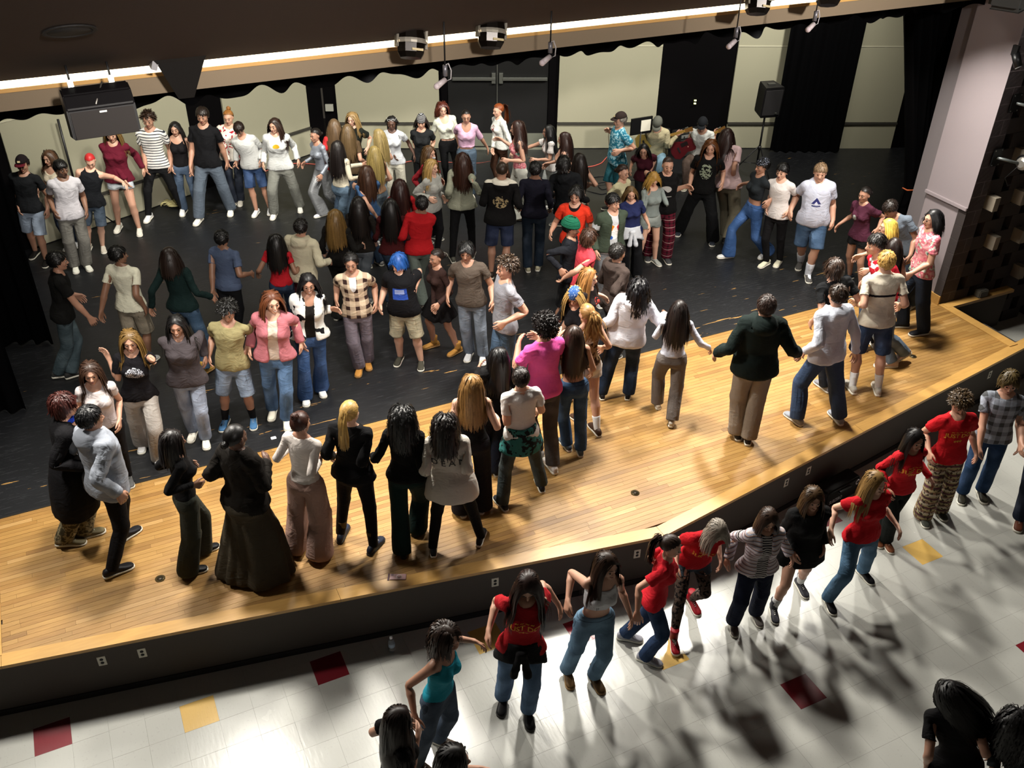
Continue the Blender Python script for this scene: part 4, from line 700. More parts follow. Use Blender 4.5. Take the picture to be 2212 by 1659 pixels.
    V, F = loft(br); M['brim'] = raw_mesh('brim', V, F, False)
    V, F = dome(1.13, 1.635, .0, .28); M['beanie'] = raw_mesh('beanie', V, F)
    V, F = dome(1.09, 1.642, .12, .02); M['bandana'] = raw_mesh('bandana', V, F)
    P = []
    for i in range(11):
        a = np.linspace(0, 2*math.pi, 21); t = i/10; z = .12+.80*t; r = math.sqrt(1-(z*.93)**2); tl = .35*math.sin(i*2.4)
        P.append(np.stack([HRr[0]*1.20*r*np.cos(a), HC[1]+HRr[1]*1.17*r*np.sin(a), HC[2]+.004+HRr[2]*(1.22*z)+.018*tl*np.cos(a+i)], 1))
    V, F = tubes(np.array(P), .019, .019, 6); M['turban'] = raw_mesh('turban', V, F)
    V, F = loft([[(.033*math.cos(a)*k, -.104+y+.05*abs(math.cos(a))*k, 1.572+.026*math.sin(a)*k) for a in th] for y, k in ((.01,1.12),(-.006,1.0),(-.022,.6),(-.027,.2))]); M['mask'] = raw_mesh('face_mask', V, F)
    V, F = loft([[(.060*math.cos(a)*k*(1 if math.sin(a) < 0 else .8), -.062+y+.03*abs(math.cos(a)), 1.532+.032*math.sin(a)*k) for a in th] for y, k in ((.02,1.),(-.02,.95),(-.035,.5))]); M['beard'] = raw_mesh('beard', V, F)
    return M
SKIN = ['#dcb8a2','#d2a891','#c29780','#a87f69','#82604c','#583d30']
LO = ('tank','croptank','crop')
def build_person(rec, SM, rng, near=True):
    sex, s, z = rec[:3]; top, bot, shoe, hair, sk, label, kw = rec[10:17]
    Q = make_pose(rec)
    root = bpy.data.objects.new('person', None); C.objects.link(root); root.location = Q.loc.tolist(); root.empty_display_size = .2
    root['label'] = label; root['category'] = 'person'; root['group'] = 'line dancers' if not kw.get('sit') else 'musicians'
    seed = int(abs(rec[4][0])*977+abs(rec[4][1])*131); g = kw.get('g', 0)
    def garment(name, key, mat, amp, gg=1.0, grow=0.):
        V, F, Nn, W, kind = TPL[key]; V0 = V
        tor = (W[:, 0]+W[:, 1])+.4*(1-W[:, 0]-W[:, 1])
        D = wrinkle(V, seed+len(name), amp) if amp else np.zeros(len(V))
        belly = g*np.exp(-((V[:, 2]-1.08)/.16)**2)*np.clip(-V[:, 1]*8, 0, 1)*.05
        if name == 'body':                  # keep the skin clear of the cloth that covers it
            zz, ax = V[:, 2], np.abs(V[:, 0]); leg = W[:, 10:].sum(1); arm = W[:, 4:6].sum(1)+W[:, 7:9].sum(1)
            e_ = dict(jorts=.54, shortshorts=.80, mini=.72).get(bt, .10)
            grow = -.020*leg*np.clip((zz-e_)/.04, 0, 1)-.012*(W[:, 12]+W[:, 15])
            grow = grow-.014*W[:, 0]*np.clip(((1.06 if tt in ('fit','tank','fitlong') else 1.01)-zz)/.03, 0, 1)
            if tt in ('long','fitlong','sweater','hoodie','sweatlong','coat'): grow = grow-.012*arm
            hem = dict(crop=1.14, blouse=1.09, croptank=1.16).get(tt, 1.0)
            grow = grow-.009*np.clip((zz-hem)/.03, 0, 1)*((zz < 1.36)*(W[:, 0]+W[:, 1]) if tt in ('tank','croptank','vest') else np.clip(W[:, 0]+W[:, 1]+(W[:, 4]+W[:, 7])*(ax < .27), 0, 1)*((ax > .09) | (zz < 1.36)))
        elif kind == 'legs' and name not in ('jacket_tied_at_waist','sock','tights') and tt not in ('crop','croptank','blouse'): grow = -(.006 if tt in ('tank','fitlong','fit') else .012)*np.clip((V[:, 2]-.89)/.05, 0, 1)
        elif kind == 'top' and tt not in ('crop','croptank','blouse'): grow = grow+.010*np.clip((1.06-V[:, 2])/.06, 0, 1)
        V = V+Nn*(D+g*.030*tor*gg+belly*gg+grow)[:, None]
        P = skin(Q, V, W)
        if kind != 'top' and not kw.get('sit'): P[:, 2] = np.maximum(P[:, 2], z+.012)
        return part(name, P, F, mat, root, Q, V0)
    bt = bot.split()[0]; tt = top.split()[0]
    body = garment('body', 'body_%s%s' % (sex, 'near' if near else 'far'), skin_mat(SKIN[sk]), 0, .55)
    skc = SKIN[sk]
    bt, bc = bot.split()[:2]; bp = bot.split()[2] if len(bot.split()) > 2 else ('denim' if bt in ('jeans','jorts','jeansflare') else '')
    if bt in ('shortshorts',) : bp = bp or 'denim'
    if kw.get('tights'): garment('tights', 'tights', fabric('#241c1c', 'leopardtights'), 0)
    nm = {'slim':'trousers','jeans':'jeans','baggy':'trousers','wide':'trousers','widelong':'trousers','jeansflare':'jeans','jorts':'shorts','shortshorts':'shorts','mini':'skirt','maxi':'skirt'}[bt]
    garment(nm, bt+('f' if bt in ('mini','maxi') else sex), fabric(bc, bp), .005 if bt != 'slim' else .003)
    if kw.get('sock'): garment('sock', 'sockL', fabric(kw['sock'], ''), .001); garment('sock', 'sockR', fabric(kw['sock'], ''), .001)
    tt, tc = top.split()[:2]; tp_ = top.split()[2] if len(top.split()) > 2 else ''
    key = tt+sex
    if key not in TPL: key = tt+('f' if sex == 'm' else 'm')
    tn = {'tee':'tee_shirt','fit':'tee_shirt','crop':'crop_top','blouse':'blouse','tank':'tank_top','croptank':'crop_top','vest':'vest','long':'long_sleeve_top','fitlong':'long_sleeve_top','sweater':'sweater','hoodie':'hooded_sweatshirt','sweatlong':'sweatshirt','coat':'coat'}[tt]
    to = garment(tn, key, fabric(tc, tp_), .0035 if tt in ('fit','fitlong','tank','croptank','crop') else .0095)
    if kw.get('over'):
        oc = kw['over'].split(); garment('open_jacket', 'over'+sex, fabric(oc[0], oc[1] if len(oc) > 1 else ''), .006, 1., .004)
    if kw.get('sleeves'): garment('sleeves', 'long'+sex, fabric(kw['sleeves'], 'sleevesonly'), .004, 1., -.006)
    if kw.get('tied'): garment('jacket_tied_at_waist', 'tied', fabric(kw['tied'], 'paisleyteal' if kw['tied'] == '#2f6a66' else ''), .008, 1., .01)
    if kw.get('scarf'): garment('scarf', 'scarf', fabric(kw['scarf'], ''), .006)
    if tp_ in ('justdo','dean'):
        V, F, front = TEXT[tp_]
        W = weights(V, 'top'); Nn = np.tile(v3(0,-1,0) if front else v3(0,1,0), (len(V), 1))
        me_, mf_, mn_, mw_, _ = TPL[key]
        from mathutils.bvhtree import BVHTree
        bv = BVHTree.FromPolygons([tuple(v) for v in (me_+mn_*wrinkle(me_, seed+len(tn), .0095)[:, None]).tolist()], mf_.tolist())
        V2 = V.copy(); sg = -1 if front else 1
        for i, v in enumerate(V):
            hit = bv.ray_cast(Vector((v[0], sg*.6, v[2])), Vector((0, -sg, 0)))
            V2[i, 1] = (hit[0].y if hit[0] is not None else sg*.13)+sg*.004
        P = skin(Q, V2, W); part('lettering', P, F, plain('#d9952a' if tp_ == 'justdo' else '#33302f', .8), to, Q).parent = root
    # head parts
    dark = hair.split()[1]
    face = math.cos(0)
    for sx in (1, -1):
        rigid('eye', SM['eye'], None, root, Q, 3, Matrix.Translation((sx*.031,-.0825,1.616)))
    bmt = hair_mat(dark if dark not in ('#b8282a','#1e4f96') else '#2a1a12')
    rigid('eyebrow', SM['brow'], bmt, root, Q, 3); rigid('eyebrow', SM['browr'], bmt, root, Q, 3)
    mo = rigid('mouth', SM['mouth'], plain('#8c3f3a' if sk < 4 else '#5c2a26', .45), root, Q, 3)
    if near and 'smiling' in label or 'laughing' in label:
        te = rigid('teeth', SM['teeth'], plain('#e6e0d4', .3), root, Q, 3)
    if kw.get('glass'): rigid('glasses', SM['glasses'], plain('#1a1a22', .3), root, Q, 3)
    if kw.get('sung'): rigid('white_sunglasses', SM['glasses'], plain('#e6e6e8', .3), root, Q, 3, Matrix.Translation((0,.030,.092))@Matrix.Scale(1.15, 4, (1,0,0)))
    if kw.get('mask'): rigid('face_mask', SM['mask'], plain('#e6e8ea', .8), root, Q, 3)
    if kw.get('beard'): rigid('beard', SM['beard'], hair_mat('#8a8378'), root, Q, 3)
    make_hair(rec, Q, root, rng, near)
    hat = kw.get('hat')
    if hat:
        hs = hat.split(); k = hs[0]
        h1 = rigid(k, SM[k], fabric(hs[1], {'beanie':'hstripes','bandana':'bandana'}.get(k, '')), root, Q, 3)
        if k == 'turban': rigid('turban_base', SM['bandana'], fabric(hs[1], ''), root, Q, 3, Matrix.Translation((0,0,.012)))
        if k == 'cap':
            b = rigid('brim', SM['brim'], fabric(hs[2], ''), root, Q, 3)
            if len(hs) > 3:
                bm = bmesh.new(); bmesh.ops.create_cube(bm, size=1); bmesh.ops.scale(bm, vec=(.038,.004,.026), verts=bm.verts); bmesh.ops.rotate(bm, verts=bm.verts, matrix=Matrix.Rotation(-.5, 3, 'X')); me = bpy.data.meshes.new('cap_patch'); bm.to_mesh(me); bm.free()
                rigid('cap_patch', me, plain('#d9c79a', .8), root, Q, 3, Matrix.Translation((0,-.098,1.712)))
    # shoes
    boot = shoe in ('#b0803e','#b07c3a','#a8843c','#5c4426'); hightop = shoe in ('#3a3a40','#8e1420')
    r_, g_, b_ = [int(shoe[i:i+2], 16) for i in (1,3,5)]
    solec = '#d8d4c6' if (not boot and shoe not in ('#222838','#17171a','#0d0d0e','#241615','#1d1a18','#0f0e10')) else '#1d1914'
    if boot: solec = '#8c6a3c'
    for i in (12, 15):
        sd = 1 if i == 12 else -1; X = Matrix.Translation((sd*ANK[0], ANK[1], 0))@Matrix.Translation((0,-.012,0))
        so = rigid('shoe', SM['upper'], fabric(shoe, 'leather'), root, Q, i, X)
        def sub(nm_, me, mat):
            o = bpy.data.objects.new(nm_, me); C.objects.link(o); o.parent = so
            if not me.materials: me.materials.append(mat)
            o.material_slots[0].link = 'OBJECT'; o.material_slots[0].material = mat
        sub('sole', SM['sole'], plain(solec, .6))
        if boot or hightop: sub('boot_shaft', SM['shaft'], fabric(shoe, 'leather'))
        elif near and r_ > 0x20: sub('laces', SM['laces'], plain('#c8c4ba' if r_+g_+b_ < 400 else '#8c8a84', .8))
        if hightop: sub('laces', SM['laces'], plain('#d8d4ca', .8))
    return root, Q
# ------------------------------------------------------------------ materials
def lin(h):
    r = [int(h[i:i+2], 16)/255 for i in (1,3,5)]
    return tuple(c/12.92 if c <= .04045 else ((c+.055)/1.055)**2.4 for c in r)+(1,)
_m = {}
class G:
    def __init__(s, name, rough=.8):
        s.m = bpy.data.materials.new(name); s.m.use_nodes = True; s.t = s.m.node_tree; s.b = s.t.nodes['Principled BSDF']
        s.b.inputs['Roughness'].default_value = rough
    def n(s, ty, **k):
        o = s.t.nodes.new(ty)
        for a, b in k.items(): setattr(o, a, b)
        return o
    def put(s, sock, v):
        if isinstance(v, bpy.types.NodeSocket): s.t.links.new(v, sock)
        else:
            if isinstance(v, str): v = lin(v)
            sock.default_value = v
    def mt(s, op, a, b=0., c=None):
        o = s.n('ShaderNodeMath', operation=op); s.put(o.inputs[0], a); s.put(o.inputs[1], b)
        if c is not None: s.put(o.inputs[2], c)
        return o.outputs[0]
    def mix(s, f, a, b):
        o = s.n('ShaderNodeMix', data_type='RGBA'); s.put(o.inputs[0], f); s.put(o.inputs[6], a); s.put(o.inputs[7], b); return o.outputs[2]
    def noise(s, vec, sc, det=3., out='Fac'):
        o = s.n('ShaderNodeTexNoise'); o.inputs['Scale'].default_value = sc; o.inputs['Detail'].default_value = det
        if vec is not None: s.t.links.new(vec, o.inputs['Vector'])
        return o.outputs[out]
    def voro(s, vec, sc, out='Distance'):
        o = s.n('ShaderNodeTexVoronoi'); o.inputs['Scale'].default_value = sc; s.t.links.new(vec, o.inputs['Vector']); return o.outputs[out]
    def ramp(s, f, stops):
        o = s.n('ShaderNodeValToRGB'); e = o.color_ramp.elements
        while len(e) < len(stops): e.new(.5)
        for q, (p, c) in zip(e, stops): q.position = p; q.color = lin(c)
        s.put(o.inputs[0], f); return o.outputs[0]
    def obj(s): return s.n('ShaderNodeTexCoord').outputs['Object']
    def xyz(s, v):
        o = s.n('ShaderNodeSeparateXYZ'); s.t.links.new(v, o.inputs[0]); return o.outputs
    def base(s, v): s.put(s.b.inputs['Base Color'], v)
    def bump(s, h, st=.3, d=.01):
        o = s.n('ShaderNodeBump'); o.inputs['Strength'].default_value = st; o.inputs['Distance'].default_value = d; s.put(o.inputs['Height'], h); s.t.links.new(o.outputs[0], s.b.inputs['Normal'])
    def gt(s, a, b): return s.mt('GREATER_THAN', a, b)
    def band(s, a, lo, hi): return s.mt('MULTIPLY', s.mt('GREATER_THAN', a, lo), s.mt('LESS_THAN', a, hi))
    def both(s, *a):
        r = a[0]
        for q in a[1:]: r = s.mt('MULTIPLY', r, q)
        return r
def plain(h, rough=.6, metal=0., var=.0):
    k = ('p', h, rough, metal)
    if k not in _m:
        g = G('plain_'+h[1:], rough); g.b.inputs['Metallic'].default_value = metal
        nz = g.noise(g.obj(), 9.); a = lin(h); g.base(g.mix(g.mt('MULTIPLY', nz, .35), a, tuple(c*.72 for c in a[:3])+(1,)))
        _m[k] = g.m
    return _m[k]
def skin_mat(h):
    if ('s', h) not in _m:
        g = G('skin', .5); v = g.obj(); nz = g.noise(v, 14.); a = lin(h)
        g.base(g.mix(g.mt('MULTIPLY', nz, .5), a, (a[0]*.86, a[1]*.70, a[2]*.64, 1))); g.b.inputs['Subsurface Weight'].default_value = 0.
        _m[('s', h)] = g.m
    return _m[('s', h)]
def hair_mat(h):
    if ('h', h) not in _m:
        g = G('hair', .42); a = lin(h)
        rnd = g.n('ShaderNodeNewGeometry').outputs['Random Per Island']
        nz = g.noise(g.obj(), 60.)
        f = g.mt('ADD', g.mt('MULTIPLY', rnd, .5), g.mt('MULTIPLY', nz, .35))
        g.base(g.mix(f, tuple(c*.50 for c in a[:3])+(1,), tuple(min(c*1.55+.004, 1) for c in a[:3])+(1,)))
        g.b.inputs['Specular IOR Level'].default_value = .35
        _m[('h', h)] = g.m
    return _m[('h', h)]
def fabric(h, pat=''):
    k = ('f', h, pat)
    if k in _m: return _m[k]
    g = G('fabric_'+(pat or 'plain'), .88); g.b.inputs['Specular IOR Level'].default_value = .18
    at = g.n('ShaderNodeAttribute', attribute_name='rest').outputs['Vector']
    X, Y, Z = g.xyz(at)[:3]; a = lin(h); dk = tuple(c*.78 for c in a[:3])+(1,)
    fine = g.noise(at, 24., 4.); col = g.mix(g.mt('MULTIPLY', fine, .6), a, dk)
    ax = g.mt('ABSOLUTE', X); front = g.mt('LESS_THAN', Y, -.02); back = g.gt(Y, .02)
    def ellm(cx, cz, rx, rz):
        q = g.mt('ADD', g.mt('POWER', g.mt('ABSOLUTE', g.mt('DIVIDE', g.mt('SUBTRACT', X, cx), rx)), 2.), g.mt('POWER', g.mt('ABSOLUTE', g.mt('DIVIDE', g.mt('SUBTRACT', Z, cz), rz)), 2.))
        return g.mt('LESS_THAN', q, 1.)
    fr = lambda v, s: g.mt('FRACT', g.mt('MULTIPLY', g.mt('ADD', v, 5.), s))
    if pat == 'denim':
        sc = g.n('ShaderNodeMapping'); sc.inputs['Scale'].default_value = (60, 60, 14); g.t.links.new(at, sc.inputs[0])
        st = g.noise(sc.outputs[0], 3., 3.); wear = g.noise(at, 5., 1.)
        col = g.mix(g.mt('MULTIPLY', st, .8), col, tuple(c*.55 for c in a[:3])+(1,))
        col = g.mix(g.mt('MULTIPLY', g.mt('MAXIMUM', g.mt('SUBTRACT', wear, .45), 0.), 2.2), col, tuple(min(c*1.7+.03, 1) for c in a[:3])+(1,))
        seam = g.both(g.band(g.mt('ABSOLUTE', g.mt('SUBTRACT', ax, .195)), -1., .004), g.mt('LESS_THAN', Z, .95)); col = g.mix(seam, col, tuple(c*.5 for c in a[:3])+(1,))
        col = g.mix(g.band(Z, .985, .992), col, tuple(c*.4 for c in a[:3])+(1,))
    elif pat == 'stripes': col = g.mix(g.mt('LESS_THAN', fr(Z, 24.), .30), col, '#20222c')
    elif pat == 'hstripes':
        ob = g.xyz(g.obj())[2]; col = g.mix(g.mt('LESS_THAN', fr(ob, 60.), .32), '#15161a', '#a9a8a8')
    elif pat == 'finestripes': col = g.mix(g.mt('LESS_THAN', fr(Z, 40.), .5), col, '#221c24')
    elif pat == 'chestband': col = g.mix(g.band(Z, 1.235, 1.262), col, '#17131a')
    elif pat == 'plaid':
        p1 = g.mt('LESS_THAN', fr(X, 8.), .42); p2 = g.mt('LESS_THAN', fr(Z, 8.), .42)
        col = g.mix(g.mt('MULTIPLY', g.mt('ADD', p1, p2), .42), col, '#5b4238'); col = g.mix(g.both(p1, p2), col, '#33221f')
        inner = g.both(ellm(0, 1.40, .045, .13), front); col = g.mix(inner, col, '#d9d9dc')
    elif pat == 'plaidgrey':
        p1 = g.mt('LESS_THAN', fr(X, 9.), .45); p2 = g.mt('LESS_THAN', fr(Z, 9.), .45)
        col = g.mix(g.mt('MULTIPLY', g.mt('ADD', p1, p2), .45), col, '#3a3a38')
    elif pat == 'plaidred':
        p1 = g.mt('LESS_THAN', fr(X, 16.), .35); p2 = g.mt('LESS_THAN', fr(Z, 16.), .35)
        col = g.mix(g.mt('MULTIPLY', g.mt('ADD', p1, p2), .5), col, '#16080c'); col = g.mix(g.mt('LESS_THAN', fr(Z, 8.), .08), col, '#b08a8a')
    elif pat == 'cow': col = g.mix(g.gt(g.noise(at, 11., 1.), .60), col, '#101014')
    elif pat == 'leopard': col = g.mix(g.both(g.gt(g.noise(at, 24., 1.), .55), g.mt('LESS_THAN', Z, 1.26)), g.mix(g.gt(Z, 1.26), col, '#cfc8c6'), '#3a2418')
    elif pat == 'leopardtights': col = g.mix(g.gt(g.noise(at, 30., 1.), .53), '#4a3c34', '#120d0d')
    elif pat == 'floral': col = g.ramp(g.noise(at, 15., 4.), [(0, '#e8dcd2'), (.42, '#d98a90'), (.52, '#b84f66'), (.60, '#cfd6c4'), (.72, '#4f8f88')])
    elif pat in ('paisley','paisleyteal'): col = g.mix(g.gt(g.noise(at, 26. if pat == 'paisley' else 16., 5.), .52), col, '#9ccad8' if pat == 'paisley' else '#141a1c')
    elif pat == 'camo': col = g.ramp(g.noise(at, 13., 2.), [(0, '#17140f'), (.42, '#3f3a28'), (.50, '#8a8064'), (.58, '#2a2518'), (.68, '#b5aa88')])
    elif pat == 'patchwork':
        col = g.ramp(fr(Z, 7.), [(0, '#8a7a4a'), (.25, '#b8ac98'), (.45, '#6b4438'), (.65, '#a89a70'), (.85, '#54303a')]); col = g.mix(g.gt(g.noise(at, 30., 2.), .56), col, '#3c3026')
    elif pat == 'pastel': col = g.ramp(g.mt('ADD', fr(Z, 22.), 0.), [(0, '#c9a48a'), (.3, '#a8b2c8'), (.5, '#d9c3b8'), (.75, '#8a98b0'), (.9, '#6b4c48')])
    elif pat == 'redblobs': col = g.mix(g.gt(g.noise(at, 17., 1.), .60), col, '#9c1626')
    elif pat == 'glitter': col = g.mix(g.both(front, ellm(.01, 1.27, .10, .075), g.gt(g.noise(at, 90., 1.), .52)), col, '#c4c6cf')
    elif pat == 'skull': col = g.mix(g.both(front, ellm(0, 1.26, .10, .13), g.gt(g.noise(at, 30., 3.), .50)), col, '#8f9a86')
    elif pat == 'skullback': col = g.mix(g.both(back, ellm(0, 1.20, .11, .09), g.gt(g.noise(at, 34., 3.), .50)), g.mix(g.gt(Z, 1.46), col, '#cfcabc'), '#9c8a66')
    elif pat == 'feather': col = g.mix(g.both(front, ellm(-.02, 1.29, .085, .05), g.gt(g.mt('ADD', Z, g.mt('MULTIPLY', X, .8)), 1.25)), g.mix(g.both(front, g.band(Z, 1.165, 1.18), g.mt('LESS_THAN', ax, .07)), col, '#9a9a98'), '#a8a8a6')
    elif pat == 'emoji':
        col = g.mix(g.both(front, ellm(0, 1.22, .10, .11)), col, '#f0f0ee'); col = g.mix(g.both(front, ellm(-.06, 1.29, .05, .045)), col, '#e08a1e'); col = g.mix(g.both(front, ellm(.065, 1.29, .045, .05)), col, '#c4383c')
        col = g.mix(g.both(front, ellm(-.05, 1.14, .03, .03)), col, '#2f5fb8'); col = g.mix(g.both(front, ellm(.0, 1.22, .045, .085)), col, '#e9e9ea')
    elif pat == 'bee': col = g.mix(g.both(front, ellm(0, 1.31, .055, .035)), col, '#b08a1e')
    elif pat == 'logo':
        tri = g.both(front, g.band(Z, 1.22, 1.31), g.mt('LESS_THAN', g.mt('ADD', ax, g.mt('MULTIPLY', Z, .6)), .79), g.gt(g.mt('ADD', ax, g.mt('MULTIPLY', Z, .6)), .757)); col = g.mix(tri, col, '#2b2f66')
        col = g.mix(g.both(front, g.band(Z, 1.185, 1.205), g.mt('LESS_THAN', ax, .05)), col, '#4a4f78')
    elif pat == 'bluebox':
        col = g.mix(g.both(front, g.band(Z, 1.15, 1.31), g.mt('LESS_THAN', ax, .085)), col, '#27469c'); col = g.mix(g.both(front, g.band(Z, 1.23, 1.295), g.band(X, -.06, .055), g.mt('LESS_THAN', fr(Z, 50.), .6)), col, '#aab6d6')
    elif pat == 'redprint': col = g.mix(g.both(front, ellm(0, 1.25, .06, .11), g.gt(g.noise(at, 38., 2.), .50)), col, '#a8423a')
    elif pat == 'leaf': col = g.mix(g.both(front, ellm(-.04, 1.26, .03, .05)), col, '#8a8f88')
    elif pat == 'jersey':
        col = g.mix(g.both(g.gt(Z, 1.38), g.mt('LESS_THAN', fr(Y, 70.), .35), g.band(Y, -.025, .035)), col, '#180e10'); col = g.mix(ellm(0, 1.50, .09, .09), col, '#180e10')
    elif pat == 'ripped': col = g.mix(g.both(front, g.gt(g.noise(at, 14., 3.), .64)), col, '#5a4a40')
    elif pat == 'bandana': col = g.mix(g.mt('LESS_THAN', g.voro(g.obj(), 60.), .25), col, '#b8c4dc')
    elif pat == 'silver': g.b.inputs['Metallic'].default_value = .45; g.b.inputs['Roughness'].default_value = .5
    elif pat == 'leather': g.b.inputs['Roughness'].default_value = .5; col = g.mix(g.noise(g.obj(), 30.), a, dk)
    mp = g.n('ShaderNodeMapping'); mp.inputs['Scale'].default_value = (5, 5, 9); g.t.links.new(at, mp.inputs[0])
    fo = g.n('ShaderNodeTexNoise'); fo.inputs['Scale'].default_value = 1.; fo.inputs['Detail'].default_value = 3.; fo.inputs['Distortion'].default_value = 1.6; g.t.links.new(mp.outputs[0], fo.inputs['Vector'])
    g.base(col); g.bump(g.mt('ADD', g.mt('ABSOLUTE', g.mt('SUBTRACT', fo.outputs['Fac'], .5)), g.mt('MULTIPLY', g.noise(at, 90., 2.), .04)), .32, .05); _m[k] = g.m
    return g.m

# ------------------------------------------------------------------ helpers for the hall
camM = cam.rotation_euler.to_matrix(); camO = Vector(cam.location)
def ray(u, v): return (camM@Vector(((u-1106)/2022.518, -(v-829.5)/2022.518, -1))).normalized()
def at(u, v, z=.65): d = ray(u, v); return camO+d*((z-camO.z)/d.z)
def aty(u, v, y): d = ray(u, v); return camO+d*((y-camO.y)/d.y)
def mesh_obj(name, V, F, mat, parent=None, smooth=False, kind=None):
    me = bpy.data.meshes.new(name); me.from_pydata([tuple(v) for v in V], [], [tuple(f) for f in F]); me.update()
    if mat: me.materials.append(mat)
    if smooth:
        for p in me.polygons: p.use_smooth = True
    o = bpy.data.objects.new(name, me); C.objects.link(o)
    if parent: o.parent = parent
    if kind: o['kind'] = kind
    return o
BF = [(0,1,3,2),(4,6,7,5),(0,4,5,1),(2,3,7,6),(0,2,6,4),(1,5,7,3)]
def boxv(x0, x1, y0, y1, z0, z1): return [(x, y, z) for x in (x0, x1) for y in (y0, y1) for z in (z0, z1)]
def box(name, x0, x1, y0, y1, z0, z1, mat, parent=None, kind=None, bev=0.):
    o = mesh_obj(name, boxv(x0, x1, y0, y1, z0, z1), [f[::-1] for f in BF], mat, parent, kind=kind)
    bm = bmesh.new(); bm.from_mesh(o.data); bmesh.ops.recalc_face_normals(bm, faces=bm.faces[:])
    if bev: bmesh.ops.bevel(bm, geom=bm.edges[:], offset=bev, segments=2, affect='EDGES')
    bm.to_mesh(o.data); bm.free(); return o
def cyl(name, p, q, r, mat, parent=None, r2=None, n=14, kind=None, smooth=True):
    p = Vector(p); q = Vector(q); d = (q-p).normalized(); a = d.orthogonal().normalized(); b = d.cross(a); r2 = r if r2 is None else r2
    V = [p+(a*math.cos(t)+b*math.sin(t))*r for t in [2*math.pi*i/n for i in range(n)]]+[q+(a*math.cos(t)+b*math.sin(t))*r2 for t in [2*math.pi*i/n for i in range(n)]]
    F = [(i, (i+1) % n, n+(i+1) % n, n+i) for i in range(n)]+[tuple(range(n))[::-1], tuple(range(n, 2*n))]
    return mesh_obj(name, V, F, mat, parent, smooth, kind)
def curve_tube(name, pts, r, mat, parent=None):
    P = np.array([pts], float); V, F = tubes(P, r, r, 6)
    k = len(pts); # constant radius
    t = np.gradient(P, axis=1)
    o = mesh_obj(name, V.tolist(), F.tolist(), mat, parent, True); return o
def thing(name, label, cat, loc=(0,0,0), group=None):
    o = bpy.data.objects.new(name, None); C.objects.link(o); o.location = loc; o['label'] = label; o['category'] = cat; o.empty_display_size = .1
    if group: o['group'] = group
    return o
def tag(o, label, cat, group=None):
    o['label'] = label; o['category'] = cat
    if group: o['group'] = group
    return o
def in_local(o, parent):
    o.parent = parent; o.matrix_parent_inverse = Matrix.Translation(-Vector(parent.location)); return o
rnd = random.Random(5)

# ------------------------------------------------------------------ hall materials
def mat_board():
    g = G('maple_board', .30); v = g.n('ShaderNodeTexCoord').outputs['Object']
    colr = g.n('ShaderNodeAttribute', attribute_name='tint').outputs['Fac']
    oi = g.n('ShaderNodeObjectInfo'); f = g.mt('FRACT', g.mt('ADD', colr, oi.outputs['Random']))
    base = g.ramp(f, [(0, '#84602f'), (.12, '#a07a40'), (.5, '#ad8649'), (.8, '#9a7238'), (1, '#b9935a')])
    mp = g.n('ShaderNodeMapping'); mp.inputs['Scale'].default_value = (1.2, 22, 22); g.t.links.new(g.n('ShaderNodeNewGeometry').outputs['Position'], mp.inputs[0])
    gr = g.noise(mp.outputs[0], 4., 6.); c = g.mix(g.mt('MULTIPLY', g.mt('POWER', gr, 2.), .9), base, '#6b431c')
    dirt = g.noise(g.n('ShaderNodeNewGeometry').outputs['Position'], 1.3, 5.)
    c = g.mix(g.mt('MULTIPLY', g.gt(dirt, .5), g.mt('MULTIPLY', g.mt('SUBTRACT', dirt, .5), 1.6)), c, '#57401f')
    g.base(c); g.put(g.b.inputs['Roughness'], g.mt('ADD', .36, g.mt('MULTIPLY', dirt, .22))); g.bump(gr, .08, .002); return g.m
def mat_lip():
    g = G('lip_board', .34); pos = g.n('ShaderNodeNewGeometry').outputs['Position']
    mp = g.n('ShaderNodeMapping'); mp.inputs['Scale'].default_value = (1.5, 14, 14); g.t.links.new(pos, mp.inputs[0])
    gr = g.noise(mp.outputs[0], 3., 6.); g.base(g.mix(g.mt('MULTIPLY', gr, .6), '#c79c58', '#8f6430')); return g.m
def mat_black_floor():
    g = G('black_stage_paint', .42); pos = g.n('ShaderNodeNewGeometry').outputs['Position']
    mp = g.n('ShaderNodeMapping'); mp.inputs['Scale'].default_value = (1.0, 9, 1); g.t.links.new(pos, mp.inputs[0])
    n1 = g.noise(mp.outputs[0], 2.2, 8.); n2 = g.noise(pos, .8, 3.); Y = g.xyz(pos)[1]
    near = g.mt('MAXIMUM', 0., g.mt('SUBTRACT', 1., g.mt('MULTIPLY', g.mt('ABSOLUTE', g.mt('SUBTRACT', Y, 3.2)), .9)))
    chip = g.gt(g.mt('ADD', n1, g.mt('MULTIPLY', near, .07)), .735)
    scuff = g.mt('MULTIPLY', g.gt(g.noise(mp.outputs[0], 7., 6.), .62), .35)
    c = g.mix(n2, '#0f1012', '#18191c'); c = g.mix(scuff, c, '#3a3b3e'); c = g.mix(chip, c, '#9c7742'); g.base(c)
    ln = g.mt('LESS_THAN', g.mt('FRACT', g.mt('MULTIPLY', Y, 17.54)), .05); g.bump(g.mt('SUBTRACT', 1., ln), .5, .002); return g.m
